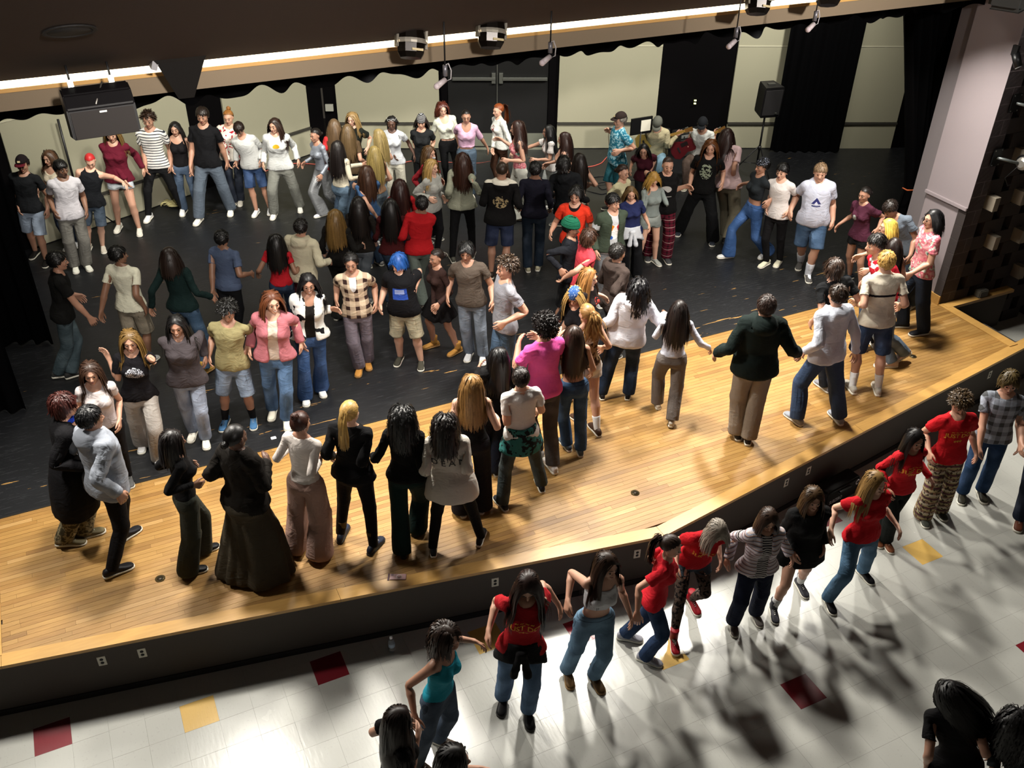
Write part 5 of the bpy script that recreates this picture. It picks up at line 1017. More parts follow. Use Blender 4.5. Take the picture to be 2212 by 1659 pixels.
def mat_tile(h):
    g = G('vinyl_tile_'+h[1:], .17); pos = g.n('ShaderNodeNewGeometry').outputs['Position']; oi = g.n('ShaderNodeObjectInfo').outputs['Random']
    n = g.noise(pos, 2.0, 6.); n2 = g.noise(pos, 40., 2.); a = lin(h)
    c = g.mix(g.mt('MULTIPLY', n, .28), a, tuple(q*.62 for q in a[:3])+(1,)); c = g.mix(g.mt('MULTIPLY', g.gt(n2, .66), .18), c, tuple(q*.5 for q in a[:3])+(1,))
    c = g.mix(g.mt('MULTIPLY', oi, .07), c, tuple(q*.6 for q in a[:3])+(1,)); g.base(c)
    g.put(g.b.inputs['Roughness'], g.mt('ADD', .16, g.mt('MULTIPLY', n, .16)))
    mp = g.n('ShaderNodeMapping'); mp.inputs['Scale'].default_value = (6, 1.2, 1); mp.inputs['Rotation'].default_value = (0, 0, .5); g.t.links.new(pos, mp.inputs[0])
    g.bump(g.noise(mp.outputs[0], 6., 5.), .12, .006); return g.m
def mat_wall(h, var=.3, rough=.8, bs=60.):
    g = G('painted_'+h[1:], rough); pos = g.n('ShaderNodeNewGeometry').outputs['Position']; n = g.noise(pos, 1.1, 6.); a = lin(h)
    g.b.inputs['Specular IOR Level'].default_value = .05 if rough >= .9 else .4; g.base(g.mix(g.mt('MULTIPLY', n, var), a, tuple(c*.6 for c in a[:3])+(1,))); g.bump(g.noise(pos, bs, 3.), .2, .004); return g.m
M_BOARD = mat_board(); M_LIP = mat_lip(); M_BLK = mat_black_floor(); M_W = mat_tile('#adada7'); M_R = mat_tile('#721d26'); M_Y = mat_tile('#c9a45a')
M_FRONT = mat_wall('#4a443f', .35); M_BLACK = mat_wall('#060506', .3, .9); M_CURT = mat_wall('#030304', .3, 1.); M_DKBR = mat_wall('#2e2019', .5)
M_PANEL = mat_wall('#97947f', .15, .75, 25.); M_GREY = mat_wall('#8f8588', .18, .8); M_GREY_SHADE = mat_wall('#6e686a', .2, .8); M_BRICK = mat_wall('#37302f', .4, .85); M_BEIGE = mat_wall('#7d6e5a', .2)
M_METAL = plain('#8a8c86', .35, .8); M_BLKMET = plain('#121214', .4, .3); M_BLKPL = plain('#0d0d0f', .5)

# ------------------------------------------------------------------ auditorium floor: vinyl tiles
TS = .3048
floor = bpy.data.objects.new('floor', None); C.objects.link(floor); floor['kind'] = 'structure'; floor.location = (4, -2, 0)
def tile_mesh(mat):
    h = TS/2-.0003; bm = bmesh.new(); bmesh.ops.create_cube(bm, size=1); bmesh.ops.scale(bm, vec=(h*2, h*2, .01), verts=bm.verts); bmesh.ops.translate(bm, vec=(0, 0, -.005), verts=bm.verts)
    bmesh.ops.bevel(bm, geom=[e for e in bm.edges if all(v.co.z > -.001 for v in e.verts)], offset=.0005, segments=1, affect='EDGES')
    me = bpy.data.meshes.new('floor_tile'); bm.to_mesh(me); bm.free(); me.materials.append(mat); return me
tmw, tmr, tmy = tile_mesh(M_W), tile_mesh(M_R), tile_mesh(M_Y)
RED = {(4,0),(-4,1),(12,-2),(17,-7),(23,-1),(25,-9),(31,-4),(-12,-2)}; YEL = {(0,0),(9,-1),(14,-4),(25,-4),(20,-10),(5,-5),(23,-11)}
lipy = lambda x: .61-.168*x if x < 4.86 else -1.0+.163*x
cand = []
for i in range(-14, 46):
    for j in range(-22, 9):
        x, y = (i+.5)*TS, (j+.5)*TS
        if x < 11.2 and y > lipy(x)+.30: continue
        d = Vector((x, y, 0))-camO; lc = camM.transposed()@d
        if lc.z > -.5: continue
        u = 1106-2022.5*lc.x/lc.z; v = 829.5+2022.5*lc.y/lc.z
        vis = -60 < u < 2272 and 600 < v < 1740
        cand.append((0 if (vis and ((i,j) in RED or (i,j) in YEL)) else 1 if vis else 2, -lc.z, i, j))
cand.sort(); rest_t = []
for n_, (pv, dd, i, j) in enumerate(cand):
    if pv < 2 and n_ < 298:
        o = bpy.data.objects.new('tile', tmr if (i,j) in RED else tmy if (i,j) in YEL else tmw); C.objects.link(o); o.parent = floor
        o.location = ((i+.5)*TS-4, (j+.5)*TS+2, rnd.uniform(-.0003, .0003))
    else: rest_t.append((i, j))
V = []; F = []
for i, j in rest_t:
    x0, x1, y0, y1 = i*TS+.0003, (i+1)*TS-.0003, j*TS+.0003, (j+1)*TS-.0003; b = len(V); V += boxv(x0-4, x1-4, y0+2, y1+2, -.01, 0); F += [tuple(b+q for q in f[::-1]) for f in BF]
o = mesh_obj('tile_field', V, F, M_W, floor, kind='stuff')
o = box('subfloor', -8, 18, -9, 3, -.2, -.011, plain('#6e6c66', .9), floor); o.location = (-4, 2, 0)

# ------------------------------------------------------------------ stage
ST = .65
stage = bpy.data.objects.new('stage', None); C.objects.link(stage); stage['kind'] = 'structure'; stage.location = (4.9, 1, ST)
def inst(o): return in_local(o, stage)
def poly_slab(name, pts, z0, z1, mat):
    n = len(pts); V = [(x, y, z0) for x, y in pts]+[(x, y, z1) for x, y in pts]
    F = [tuple(range(n))[::-1], tuple(range(n, 2*n))]+[(i, (i+1) % n, n+(i+1) % n, n+i) for i in range(n)]
    return mesh_obj(name, V, F, mat)
RX = 11.19; LX = -1.29
inst(poly_slab('stage_black_floor', [(-4, 2.9), (16.6, 2.9), (16.6, 9), (4.9, 14), (-4, 9.5)], ST-.1, ST, M_BLK))
inst(poly_slab('board_underlay', [(LX, lipy(LX)+.1), (4.86, -.1), (RX, lipy(RX)+.1), (RX, 2.9), (LX, 2.9)], ST-.029, ST-.012, plain('#1c120a', .9)))
inst(poly_slab('stage_substructure', [(-3.5, lipy(-3.5)+.05), (4.86, -.15), (14.5, lipy(14.5)+.05), (14.5, 1.0), (RX-.02, 1.0), (RX-.02, 2.9), (-3.5, 2.9)], 0, ST-.03, M_FRONT))
# lip boards: three mitred lengths
def lipb(xa, xb, w=.15):
    return inst(poly_slab('lip_board', [(xa, lipy(xa)), (xb, lipy(xb)), (xb, lipy(xb)+w), (xa, lipy(xa)+w)], ST-.035, ST+.001, M_LIP))
for a, b in ((-3.6,-1.3),(-1.297,1.6),(1.603,4.858),(4.862,8.0),(8.003,11.2),(11.203,14.5)): lipb(a, b)
inst(box('side_trim', RX-.0, RX+.15, .95, 2.25, ST-.04, ST+.012, M_LIP)); inst(box('side_trim', LX-.12, LX, lipy(LX)+.13, 2.9, ST-.03, ST+.004, M_LIP))
inst(box('boundary_strip', LX, RX, 2.885, 2.905, ST-.02, ST+.003, plain('#1a1713', .5)))
boards = []
bw = .0572; y = 2.883; row = 0
while y > -.2:
    x = LX+.002-rnd.random()*1.2; y1 = y; y0 = y-bw+.0026
    while x < RX:
        L_ = rnd.uniform(.35, 1.5); a = max(x, LX+.002); b = min(x+L_-.0015, RX-.002); x += L_
        if b-a < .03: continue
        # clip against the lip border
        def yl(q): return lipy(q)+.151
        lo = max(min(yl(a), yl(b)), yl(4.86) if a < 4.86 < b else -9)
        if y1 <= max(yl(a), yl(b)) - (0 if y0 < min(yl(a), yl(b)) else 0) and y1 <= min(yl(a), yl(b)): continue
        pa, pb = a, b
        if y0 < max(yl(a), yl(b)):
            # limit the board to where its lower edge clears the border
            xl = (.61+.151-y1)/.168; xr = (1.0-.151+y1)/.163
            a = max(a, xl); b = min(b, xr)
            if b-a < .05: continue
            pts = [(a, max(y0, min(yl(a), y1-.0005)))]
            for q in ((.761-y0)/.168, (.849+y0)/.163):
                if a < q < b: pts.append((q, y0))
            pts.append((b, max(y0, min(yl(b), y1-.0005)))); pts += [(b, y1), (a, y1)]
        else: pts = [(a, y0), (b, y0), (b, y1), (a, y1)]
        cx = (a+b)/2; d = Vector((cx, y, ST))-camO; boards.append((-(camM.transposed()@d).z/(b-a+.4), pts))
    y -= bw; row += 1
boards.sort(key=lambda q: q[0])
def board_geo(pts, V, F):
    n = len(pts); b = len(V); V += [(x, yy, ST-.02) for x, yy in pts]+[(x, yy, ST+.0) for x, yy in pts]
    F += [tuple(range(b+n, b+2*n))]+[(b+i, b+(i+1) % n, b+n+(i+1) % n, b+n+i) for i in range(n)]
bf = bpy.data.objects.new('board_floor', None); C.objects.link(bf); bf.parent = stage
for d_, pts in boards[:298]:
    V = []; F = []; board_geo(pts, V, F); dz = rnd.uniform(-.0004, .0004)
    o = mesh_obj('board', [(x-4.9, yy-1, z-ST+dz) for x, yy, z in V], F, M_BOARD, bf)
V = []; F = []; tint = []
for d_, pts in boards[298:]:
    n0 = len(V); board_geo(pts, V, F); tint += [rnd.random()]*(len(V)-n0)
o = mesh_obj('board_field', [(x-4.9, yy-1, z-ST) for x, yy, z in V], F, M_BOARD, bf, kind='stuff')
a_ = o.data.attributes.new('tint', 'FLOAT', 'POINT'); a_.data.foreach_set('value', tint)
# stage front face
V = []; F = []
for x0, x1 in ((-4, 4.86), (4.86, 15)):
    b = len(V); V += [(x0, lipy(x0)+.03, 0), (x1, lipy(x1)+.03, 0), (x1, lipy(x1)+.03, ST-.03), (x0, lipy(x0)+.03, ST-.03)]; F.append((b, b+1, b+2, b+3))
inst(mesh_obj('stage_front', V, F, M_FRONT))
V = []; F = []
for x0, x1 in ((-4, 4.86), (4.86, 15)):
    b = len(V)
    for dy, z in ((.018, 0), (.018, .07)): V += [(x0, lipy(x0)+dy, z), (x1, lipy(x1)+dy, z)]
    V += [(x0, lipy(x0)+.03, .07), (x1, lipy(x1)+.03, .07)]
    F += [(b, b+1, b+3, b+2), (b+2, b+3, b+5, b+4)]
o = mesh_obj('baseboard_front', V, F, plain('#171413', .6), kind='structure')
# stair opening at the right
inst(box('stair_side', RX+.12, RX+.16, 1.0, 2.2, 0, ST, M_FRONT)); inst(box('step', RX+.16, 12.1, 1.1, 2.2, 0, .22, M_FRONT)); inst(box('step', RX+.16, 11.65, 1.1, 2.2, .22, .44, M_FRONT))
inst(box('stair_rail_board', RX+.05, 12.6, 2.08, 2.22, ST-.03, ST+.015, M_LIP)); inst(box('stair_back_wall', RX+.05, 12.6, 2.16, 2.2, 0, ST-.03, M_FRONT)); inst(box('stair_front_wall', RX+.15, 14.5, .98, 1.03, 0, ST-.01, M_FRONT))
# outlets
M_PLATE = plain('#cfcbbd', .4)
def outlet(x, z=.43):
    y = lipy(x)+.03; s = -.168 if x < 4.86 else .163; t = thing('wall_outlet', LBL_OUT.pop(0), 'outlet', (x, y, z), 'outlets along the stage front')
    an = math.atan(s); t.rotation_euler = (0, 0, an)
    p = box('cover_plate', -.036, .036, -.006, 0, -.058, .058, M_PLATE, t, bev=.002)
    for dz in (-.021, .021): cyl('socket', (0, -.0075, dz), (0, -.005, dz), .0165, M_BLKPL, t, n=12)
LBL_OUT = ['white outlet on stage front at far left, first of a pair', 'white outlet on stage front, second of the left pair', 'white outlet on stage front beside red-shirted dancer with waist-tied jacket', 'white outlet on stage front between white-top and ponytailed dancers', 'white outlet on stage front, left one of the two behind black-hooded dancer', 'white outlet on stage front, right one of the two behind black-hooded dancer', 'white outlet on stage front nearest the right image edge']
for x, z in ((-.53,.44),(-.19,.44),(3.1,.44),(4.6,.44),(6.75,.44),(7.12,.44),(10.7,.44)): outlet(x, z)
for n_, (u, v) in enumerate([(346,1250),(1372,1065),(1972,770)]):
    P = at(u, v); t = thing('floor_socket', ['round metal floor socket near boots of the olive-trousered dancer, left', 'round metal floor socket alone on the wood in the middle', 'round metal floor socket near right end of the wood'][n_], 'floor socket', P, 'floor sockets in the boards')
    cyl('cover', (0,0,0), (0,0,.004), .048, plain('#7a6a48', .35, .8), t, n=20); cyl('inner_ring', (0,0,.004), (0,0,.006), .03, plain('#3a3226', .4, .6), t, n=16)

# ------------------------------------------------------------------ proscenium: reveal, block wall, header, ceiling
pw = bpy.data.objects.new('wall_right', None); C.objects.link(pw); pw['kind'] = 'structure'; pw.location = (RX, 2.22, ST)
inw = lambda o: in_local(o, pw)
inw(mesh_obj('reveal_upper', boxv(RX, RX+.3, 2.22, 2.96, 2.16, 6.6), [f[::-1] for f in BF], M_GREY))
inw(mesh_obj('reveal_lower', boxv(RX+.02, RX+.3, 2.22, 2.96, ST, 2.16), [f[::-1] for f in BF], M_GREY))
inw(box('reveal_rail', RX-.025, RX+.05, 2.22, 2.97, 2.12, 2.17, M_GREY, bev=.006))
inw(box('reveal_return', RX+.04, RX+.4, 2.96, 3.22, ST, 6.6, M_GREY_SHADE)); inw(box('reveal_base', RX-.012, RX+.03, 2.22, 2.8, ST, ST+.14, M_LIP))  # return takes the reveal grey darkened for the shade there
# block wall with recesses and projecting blocks; one object per block
blk = bpy.data.objects.new('block_wall', None); C.objects.link(blk); blk.parent = pw
PX_, PZ_, BW = .2715, .2125, .39
def bmesh_box(w, h, d, name, mat):
    bm = bmesh.new(); bmesh.ops.create_cube(bm, size=1); bmesh.ops.scale(bm, vec=(w, d, h), verts=bm.verts); bmesh.ops.bevel(bm, geom=bm.edges[:], offset=.003, segments=1, affect='EDGES'); me = bpy.data.meshes.new(name); bm.to_mesh(me); bm.free(); me.materials.append(mat); return me
bA = bmesh_box(BW, PZ_-.0015, .14, 'block', M_BRICK); bF = bmesh_box(2*PX_-.0015, PZ_-.0015, .14, 'block', M_BRICK); bP = bmesh_box(.10, PZ_-.01, .24, 'projecting_block', mat_wall('#857c6e', .2))
bW = bmesh_box(2*PX_-BW-.0015, PZ_-.0015, .14, 'block', M_BRICK)
inw(box('wall_core', RX+.31, 15.5, 2.40, 2.6, ST-.65, 7, plain('#040303', .9)))
proj = {(0,7),(2,7),(4,7),(1,4),(3,4),(5,4),(4,1),(6,1),(1,10),(3,10)}
def putb(me, x, z, y=.07):
    o = bpy.data.objects.new(me.name.split('.')[0], me); C.objects.link(o); o.parent = blk; o.location = (x-RX, y, z-ST)
bC = bmesh_box(.178, PZ_-.0015, .14, 'block', M_BRICK); bD = bmesh_box(.298, PZ_-.0015, .14, 'block', M_BRICK)
for r in range(-3, 27):
    z = .72+PZ_*r; openr = r <= 10
    putb(bC if r % 2 == 0 else bD, RX+.004+(.089 if r % 2 == 0 else .149), z)
    for k in range(0, 11):
        x = 11.57+PX_*k
        if (k, r) in proj: putb(bP, x, z, -.02)
        if (k+r) % 2 == 0:
            putb(bA, x, z)
            if not openr: putb(bW, x+PX_, z)
# left black wing
pl = box('wall_left', -4.2, -4.0, 2.2, 10, 0, 7, M_BLACK, kind='structure')
o = box('trim_1', LX-.16, LX-.02, 1.5, 2.6, ST, ST+.12, plain('#3a1e14', .5), kind='structure')
# header beam with lit ledge painted as emission, sloped ceiling
hd = bpy.data.objects.new('wall_front', None); C.objects.link(hd); hd['kind'] = 'structure'; hd.location = (4.9, 2.2, 5)
inh = lambda o: in_local(o, hd)
inh(box('header_beam', -6, 14, 2.20, 2.32, 4.96, 5.12, M_BEIGE))
inh(box('header_back', -6, 14, 2.34, 2.75, 5.12, 6.6, M_DKBR)); inh(box('header_ledge_trim', -6, 14, 2.185, 2.2, 5.10, 5.13, plain('#c79a5a', .5)))
g = G('ledge_glow', .5); g.b.inputs['Emission Color'].default_value = (1., .86, .60, 1); g.b.inputs['Emission Strength'].default_value = E_LEDGE; g.base('#e8dcc0')  # emission stands in for lamplight falling on the ledge
cv = thing('glowing_ledge', 'long ledge with its warm light painted as glow along the top of the stage opening', 'lit ledge', (4.9, 2.3, 5.15))
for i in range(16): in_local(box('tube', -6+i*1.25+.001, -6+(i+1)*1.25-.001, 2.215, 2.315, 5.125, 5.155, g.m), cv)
sl = .46; cy0 = 2.02; cz0 = 5.235
V = []; 
for yy in (cy0, -11.): V += [(-9, yy, cz0+(cy0-yy)*sl), (18, yy, cz0+(cy0-yy)*sl), (18, yy, cz0+(cy0-yy)*sl+.12), (-9, yy, cz0+(cy0-yy)*sl+.12)]
ceil = mesh_obj('ceiling', V, [(0,1,5,4),(3,7,6,2),(0,3,2,1),(0,4,7,3),(1,2,6,5),(4,5,6,7)], M_DKBR, kind='structure')
d = ray(150, 65); n = Vector((0, sl, 1)).normalized(); p0 = Vector((0, cy0, cz0)); t_ = (p0-camO).dot(n)/d.dot(n); P = camO+d*t_
t = thing('downlight', 'round dark recessed downlight in the brown sloped ceiling', 'downlight', P-n*.005); t.rotation_euler = (-math.atan(sl), 0, 0)
V, F = loft([[(r*math.cos(a), r*math.sin(a), z) for a in np.linspace(0, 2*math.pi, 25)[:-1]] for r, z in ((.16,0),(.16,-.008),(.135,-.008),(.13,.0))], False)
o = mesh_obj('trim_ring', V.tolist(), F.tolist(), plain('#0a0706', .8), t); cyl('dark_opening', (0,0,-.002), (0,0,-.004), .134, plain('#040303', .8), t, n=24)
# black valance with scalloped edge
def curtain(name, pts, zt, zb, mat, amp=.05, per=.16, zvar=None, n=None):
    L_ = [0]
    for a, b in zip(pts, pts[1:]): L_.append(L_[-1]+math.hypot(b[0]-a[0], b[1]-a[1]))
    n = n or int(L_[-1]/.022); V = []; F = []; rows = 6
    for i in range(n+1):
        s = L_[-1]*i/n; k = max(j for j in range(len(L_)) if L_[j] <= s+1e-9); k = min(k, len(pts)-2); f = (s-L_[k])/(L_[k+1]-L_[k]); x = pts[k][0]+(pts[k+1][0]-pts[k][0])*f; y = pts[k][1]+(pts[k+1][1]-pts[k][1])*f
        dx, dy = pts[k+1][0]-pts[k][0], pts[k+1][1]-pts[k][1]; q = math.hypot(dx, dy); nx, ny = -dy/q, dx/q
        w = amp*(math.sin(s/per*6.283+1.3*math.sin(s*2.1))+.35*math.sin(s/per*2.7))
        zl = zb+(zvar(s) if zvar else 0)
        for r in range(rows): z = zt+(zl-zt)*r/(rows-1); e = w*(.5+.5*r/(rows-1)); V.append((x+nx*e, y+ny*e, z))
    for i in range(n):
        for r in range(rows-1): a = i*rows+r; F.append((a, a+1, a+rows+1, a+rows))
    return mesh_obj(name, V, F, mat, smooth=True)
o = curtain('valance', [(-4, 2.9), (13, 2.9)], 6.3, 4.67, M_CURT, .05, .45, lambda s: .022*math.sin(s*15)+.018*math.sin(s*23+1)+.022*math.sin(s*6.3+1)); tag(o, 'black scalloped valance hanging under the header across the stage', 'curtain')
z0 = ST+.02
o = curtain('leg_curtain', [(-3.2, 5.4), (-.93, 4.80)], 6, z0, M_CURT, .06, .22); tag(o, 'black leg curtain at stage left, nearest the audience', 'curtain')
o = curtain('leg_curtain', [(-3.4, 7.3), (-.52, 6.35)], 6, z0, M_CURT, .06, .22); tag(o, 'black leg curtain at stage left, farther upstage', 'curtain')
o = curtain('leg_curtain', [(12.92, 8.30), (14.22, 7.72)], 5.2, z0, M_CURT, .05, .20); tag(o, 'black leg curtain between the two right-hand wall panels', 'curtain')
# gathered main curtain beside the grey reveal
V = []; F = []; nn = 60; rows = 14
for i in range(nn+1):
    for r in range(rows):
        z = 6.2+(ST-6.2+.02)*r/(rows-1); zz = (z-ST)
        k = min(1, max(0, (4.6-z)/2.6)); xl = 10.38+(11.34-10.38)*k if z > 2.0 else 11.34-.12*(2.0-z)
        xr = 11.95; s = i/nn; w = .06*math.sin(i*.9)+.03*math.sin(i*.37+z)
        V.append((xl+(xr-xl)*s, 3.42+w+.1*s, z))
for i in range(nn):
    for r in range(rows-1): a = i*rows+r; F.append((a, a+1, a+rows+1, a+rows))
o = mesh_obj('main_curtain', V, F, M_CURT, smooth=True); tag(o, 'gathered black main curtain tied back against the grey reveal', 'curtain')
tg = curve_tube('tie_cord', [(11.15, 3.35, 2.05), (11.2, 3.3, 2.02), (11.32, 3.3, 2.0), (11.42, 3.33, 2.02)], .012, plain('#b0562a', .7)); tag(tg, 'orange tie cord around the gathered curtain', 'cord')

# ------------------------------------------------------------------ acoustic back walls
wb = bpy.data.objects.new('wall_back', None); C.objects.link(wb); wb['kind'] = 'structure'; wb.location = (4.8, 12, ST)
AL = Vector((4.31, 11.75, 0)); DL = Vector((1, .45, 0)).normalized(); AR = Vector((9.39, 10.04, 0)); DR = Vector((1, -.43, 0)).normalized()
def pbox(name, A, D, xa, xb, z0, z1, off, th, mat, bev=0.):
    ta = (xa-A.x)/D.x; tb = (xb-A.x)/D.x; N = Vector((D.y, -D.x, 0))   # toward the audience
    if N.y > 0: N = -N
    V = []
    for t in (ta, tb):
        for o_ in (off, off-th):
            for z in (z0, z1): p = A+D*t+N*o_; V.append((p.x, p.y, z))
    o = mesh_obj(name, V, [f[::-1] for f in BF], mat); bm = bmesh.new(); bm.from_mesh(o.data); bmesh.ops.recalc_face_normals(bm, faces=bm.faces[:])
    if bev: bmesh.ops.bevel(bm, geom=bm.edges[:], offset=bev, segments=1, affect='EDGES')
    bm.to_mesh(o.data); bm.free(); return in_local(o, wb)
for A, D, x0, x1 in ((AL, DL, -4.5, 4.87), (AR, DR, 4.87, 17)): pbox('shell_backing', A, D, x0, x1, 0, 6.5, -.04, .2, M_BLACK)
for A, D, xa, xb in ((AL, DL, -.62, 2.19), (AL, DL, 2.84, 4.53), (AR, DR, 5.10, 6.93), (AR, DR, 9.06, 10.86), (AR, DR, 12.19, 13.6), (AR, DR, 13.9, 15.35)):
    zb = ST+.01 if xa < 13 else .60
    pbox('lower_panel', A, D, xa, xb, zb, 1.15, .0, .05, M_PANEL, .004); pbox('chair_rail', A, D, xa, xb, 1.15, 1.19, .035, .06, plain('#33312c', .5)); pbox('middle_panel', A, D, xa, xb, 1.19, 2.66, .0, .05, M_PANEL, .004)
    pbox('upper_panel', A, D, xa, xb, 2.675, 5.5, .0, .05, M_PANEL, .004); pbox('cap_strip', A, D, xa, xb, 2.655, 2.68, .008, .03, plain('#b4b09a', .5))
# double door
dr = bpy.data.objects.new('door_1', None); C.objects.link(dr); dr['kind'] = 'structure'; dr.location = (7.95, 10.66, ST)
def dbox(*a, **k):
    o = pbox(*a, **k); return in_local(o, dr)
M_DOOR = mat_wall('#0d0d0d', .3, .5)
dbox('door_frame', AR, DR, 6.97, 7.08, ST, 2.85, .03, .1, M_BLACK); dbox('door_frame', AR, DR, 8.88, 9.0, ST, 2.85, .03, .1, M_BLACK); dbox('door_frame', AR, DR, 6.97, 9.0, 2.80, 2.9, .03, .1, M_BLACK)
for xa, xb in ((7.09, 7.955), (7.975, 8.87)):
    dbox('door_leaf', AR, DR, xa, xb, ST+.01, 2.79, .0, .05, M_DOOR); dbox('kick_plate', AR, DR, xa+.03, xb-.03, ST+.06, ST+.32, .006, .006, plain('#8f9284', .35, .6))
    dbox('panic_bar', AR, DR, xa+.08, xb-.02, 2.02, 2.08, .07, .05, M_METAL, bev=.006); dbox('bar_case', AR, DR, xb-.09 if xa < 7.5 else xa+.02, xb-.02 if xa < 7.5 else xa+.09, 1.96, 2.16, .06, .06, M_METAL, bev=.006)
dbox('threshold', AR, DR, 6.97, 9.0, ST, ST+.03, .05, .08, plain('#9a9c8c', .4, .5)); dbox('door_astragal', AR, DR, 7.958, 7.972, ST, 2.8, .02, .03, M_METAL)
o = pbox('wall_box', AR, DR, 4.9, 5.04, 1.42, 1.55, .05, .06, plain('#9a9a90', .5), .004); o.parent = None; o.matrix_parent_inverse = Matrix(); tag(o, 'small grey metal switch box in the black gap of the back wall', 'switch box')
for k, zz in ((0,1.62),(1,1.56)):
    o = pbox('indicator_light', AR, DR, 11.52, 11.56, zz, zz+.025, .03, .02, plain('#d8d840', .5)); o.parent = None; o.matrix_parent_inverse = Matrix(); g = G('glow', .5); g.b.inputs['Emission Color'].default_value = (.8, .9, .15, 1); g.b.inputs['Emission Strength'].default_value = 1.5; o.data.materials[0] = g.m
    tag(o, ['tiny yellow indicator light on dark wall, upper of two', 'tiny yellow indicator light on dark wall, lower of two'][k], 'indicator light', 'indicator lights on the dark wall')

# ------------------------------------------------------------------ hanging microphones, spots, speakers
def mic(u, v, y, label, u0):
    P = aty(u, v, y); t = thing('hanging_microphone', label, 'microphone', P, 'microphones hanging above the stage edge')
    zt = cz0+(cy0-y)*sl
    cyl('cable', (0,0,.10), (0,0,zt-P.z), .007, M_BLKPL, t, n=6); cyl('mount', (0,0,.03), (0,0,.12), .020, plain('#7c7a80', .4, .5), t, n=12)
    cyl('mic_body', (.0,.0,.0), (-.085,-.03,-.035), .022, plain('#c2b6b8', .4), t, n=14, r2=.026)
    bm = bmesh.new(); bmesh.ops.create_uvsphere(bm, u_segments=14, v_segments=8, radius=.027); bmesh.ops.translate(bm, vec=(-.09,-.032,-.037), verts=bm.verts); me = bpy.data.meshes.new('mic_grille'); bm.to_mesh(me); bm.free(); me.materials.append(plain('#cfc0c4', .5))
    o = bpy.data.objects.new('mic_grille', me); C.objects.link(o); o.parent = t
    curve_tube('lead', [(0,0,.12), (.03,0,.13), (.055,0,.07), (.05,0,.0), (.01,0,-.012)], .006, plain('#b9b4b6', .4), t)
for a in ((962,172,1.5,'hanging microphone in front of the double doors, leftmost of four',0), (1188,122,1.5,'hanging microphone right of the double doors, second of four',0), (1588,88,1.5,'hanging microphone before the dark wall, third of four',0), (1758,52,1.5,'hanging microphone near top right, rightmost of four',0)): mic(*a)
def spot(u, v, y, label, hot=True):
    P = aty(u, v, y); t = thing('spotlight', label, 'spotlight', P, 'round spotlights on the ceiling edge')
    t.rotation_euler = (math.radians(-20), math.radians(12), 0); t.scale = (1.25,)*3
    V, F = loft([[(r*math.cos(a), r*math.sin(a), z) for a in np.linspace(0, 2*math.pi, 9)[:-1]] for r, z in ((.05,.13),(.085,.10),(.10,.03),(.095,-.05),(.075,-.085))]); mesh_obj('housing', V.tolist(), F.tolist(), plain('#17120e', .25, .5), t)
    V, F = loft([[(r*math.cos(a), r*math.sin(a), z) for a in np.linspace(0, 2*math.pi, 17)[:-1]] for r, z in ((.104,.035),(.108,.02),(.104,.005))], False); mesh_obj('yoke_ring', V.tolist(), F.tolist(), plain('#c9c2b4', .3, .7), t)
    box('yoke_arm', .095, .112, -.02, .02, -.02, .19, plain('#c9c2b4', .3, .7), t); box('yoke_arm', -.112, -.095, -.02, .02, -.02, .19, plain('#8a8478', .3, .7), t)
    box('bracket', -.03, .03, -.03, .03, .17, .21, M_BLKMET, t); box('lens_slot', -.03, .05, -.097, -.09, -.045, -.03, plain('#c9b890', .4), t)
spot(888, 97, 1.78, 'dark round spotlight on the ceiling edge, left of the pair'); spot(1061, 76, 1.78, 'dark round spotlight on the ceiling edge, right of the pair'); spot(1637, 6, 1.78, 'dark round spotlight cut by the top edge above the third microphone'); spot(1790, -12, 1.78, 'dark spotlight barely entering at top right of the opening')
# hanging loudspeaker at left
P = aty(216, 240, 1.6); t = thing('hanging_loudspeaker', 'large black loudspeaker hung by two clamps at upper left', 'loudspeaker', P); t.rotation_euler = (math.radians(-14), 0, math.radians(3))
prof = [(-.17,.16),(.02,.19),(.13,.14),(.19,.04),(.17,-.17),(-.17,-.17)]
V = [(x, -yy, z) for x in (-.235, .235) for yy, z in prof]; n = len(prof)
o = mesh_obj('cabinet', V, [tuple(range(n)), tuple(range(n, 2*n))[::-1]]+[(i, (i+1) % n, n+(i+1) % n, n+i)[::-1] for i in range(n)], plain('#141214', .38), t)
bm = bmesh.new(); bm.from_mesh(o.data); bmesh.ops.recalc_face_normals(bm, faces=bm.faces[:]); bmesh.ops.bevel(bm, geom=bm.edges[:], offset=.012, segments=2, affect='EDGES'); bm.to_mesh(o.data); bm.free()
box('grille', -.215, .215, -.198, -.183, -.165, .02, plain('#221a16', .7), t); box('logo_plate', -.02, .03, -.205, -.198, .0, .012, M_METAL, t)
for x in (-.15, .13): cyl('hanger', (x, 0, .16), (x, .05, .42), .008, M_BLKMET, t, n=8); box('clamp', x-.02, x+.02, -.01, .05, .18, .24, M_METAL, t)
cyl('safety_arm', (.06, -.03, .20), (-.03, -.19, .06), .006, plain('#b5b0a8', .3, .7), t, n=6)
# black funnel projector hood
P = aty(392, 155, 1.95); t = thing('hanging_hood', 'black angular hood hanging in front of the bright ledge', 'hood', P)
V, F = loft([[(x*k, y*k, z) for x, y in ((-.20,-.09),(.20,-.09),(.20,.09),(-.20,.09))] for k, z in ((1.0,.13),(.9,.10),(.42,-.14),(.30,-.20))]); mesh_obj('hood_body', V.tolist(), F.tolist(), plain('#0d0a09', .4), t)
box('side_flap', -.235, -.19, -.08, .08, -.02, .14, plain('#b5b3b6', .35, .5), t).rotation_euler = (0, .35, 0); box('mount_bar', -.02, .02, -.02, .02, .12, .35, M_BLKMET, t)
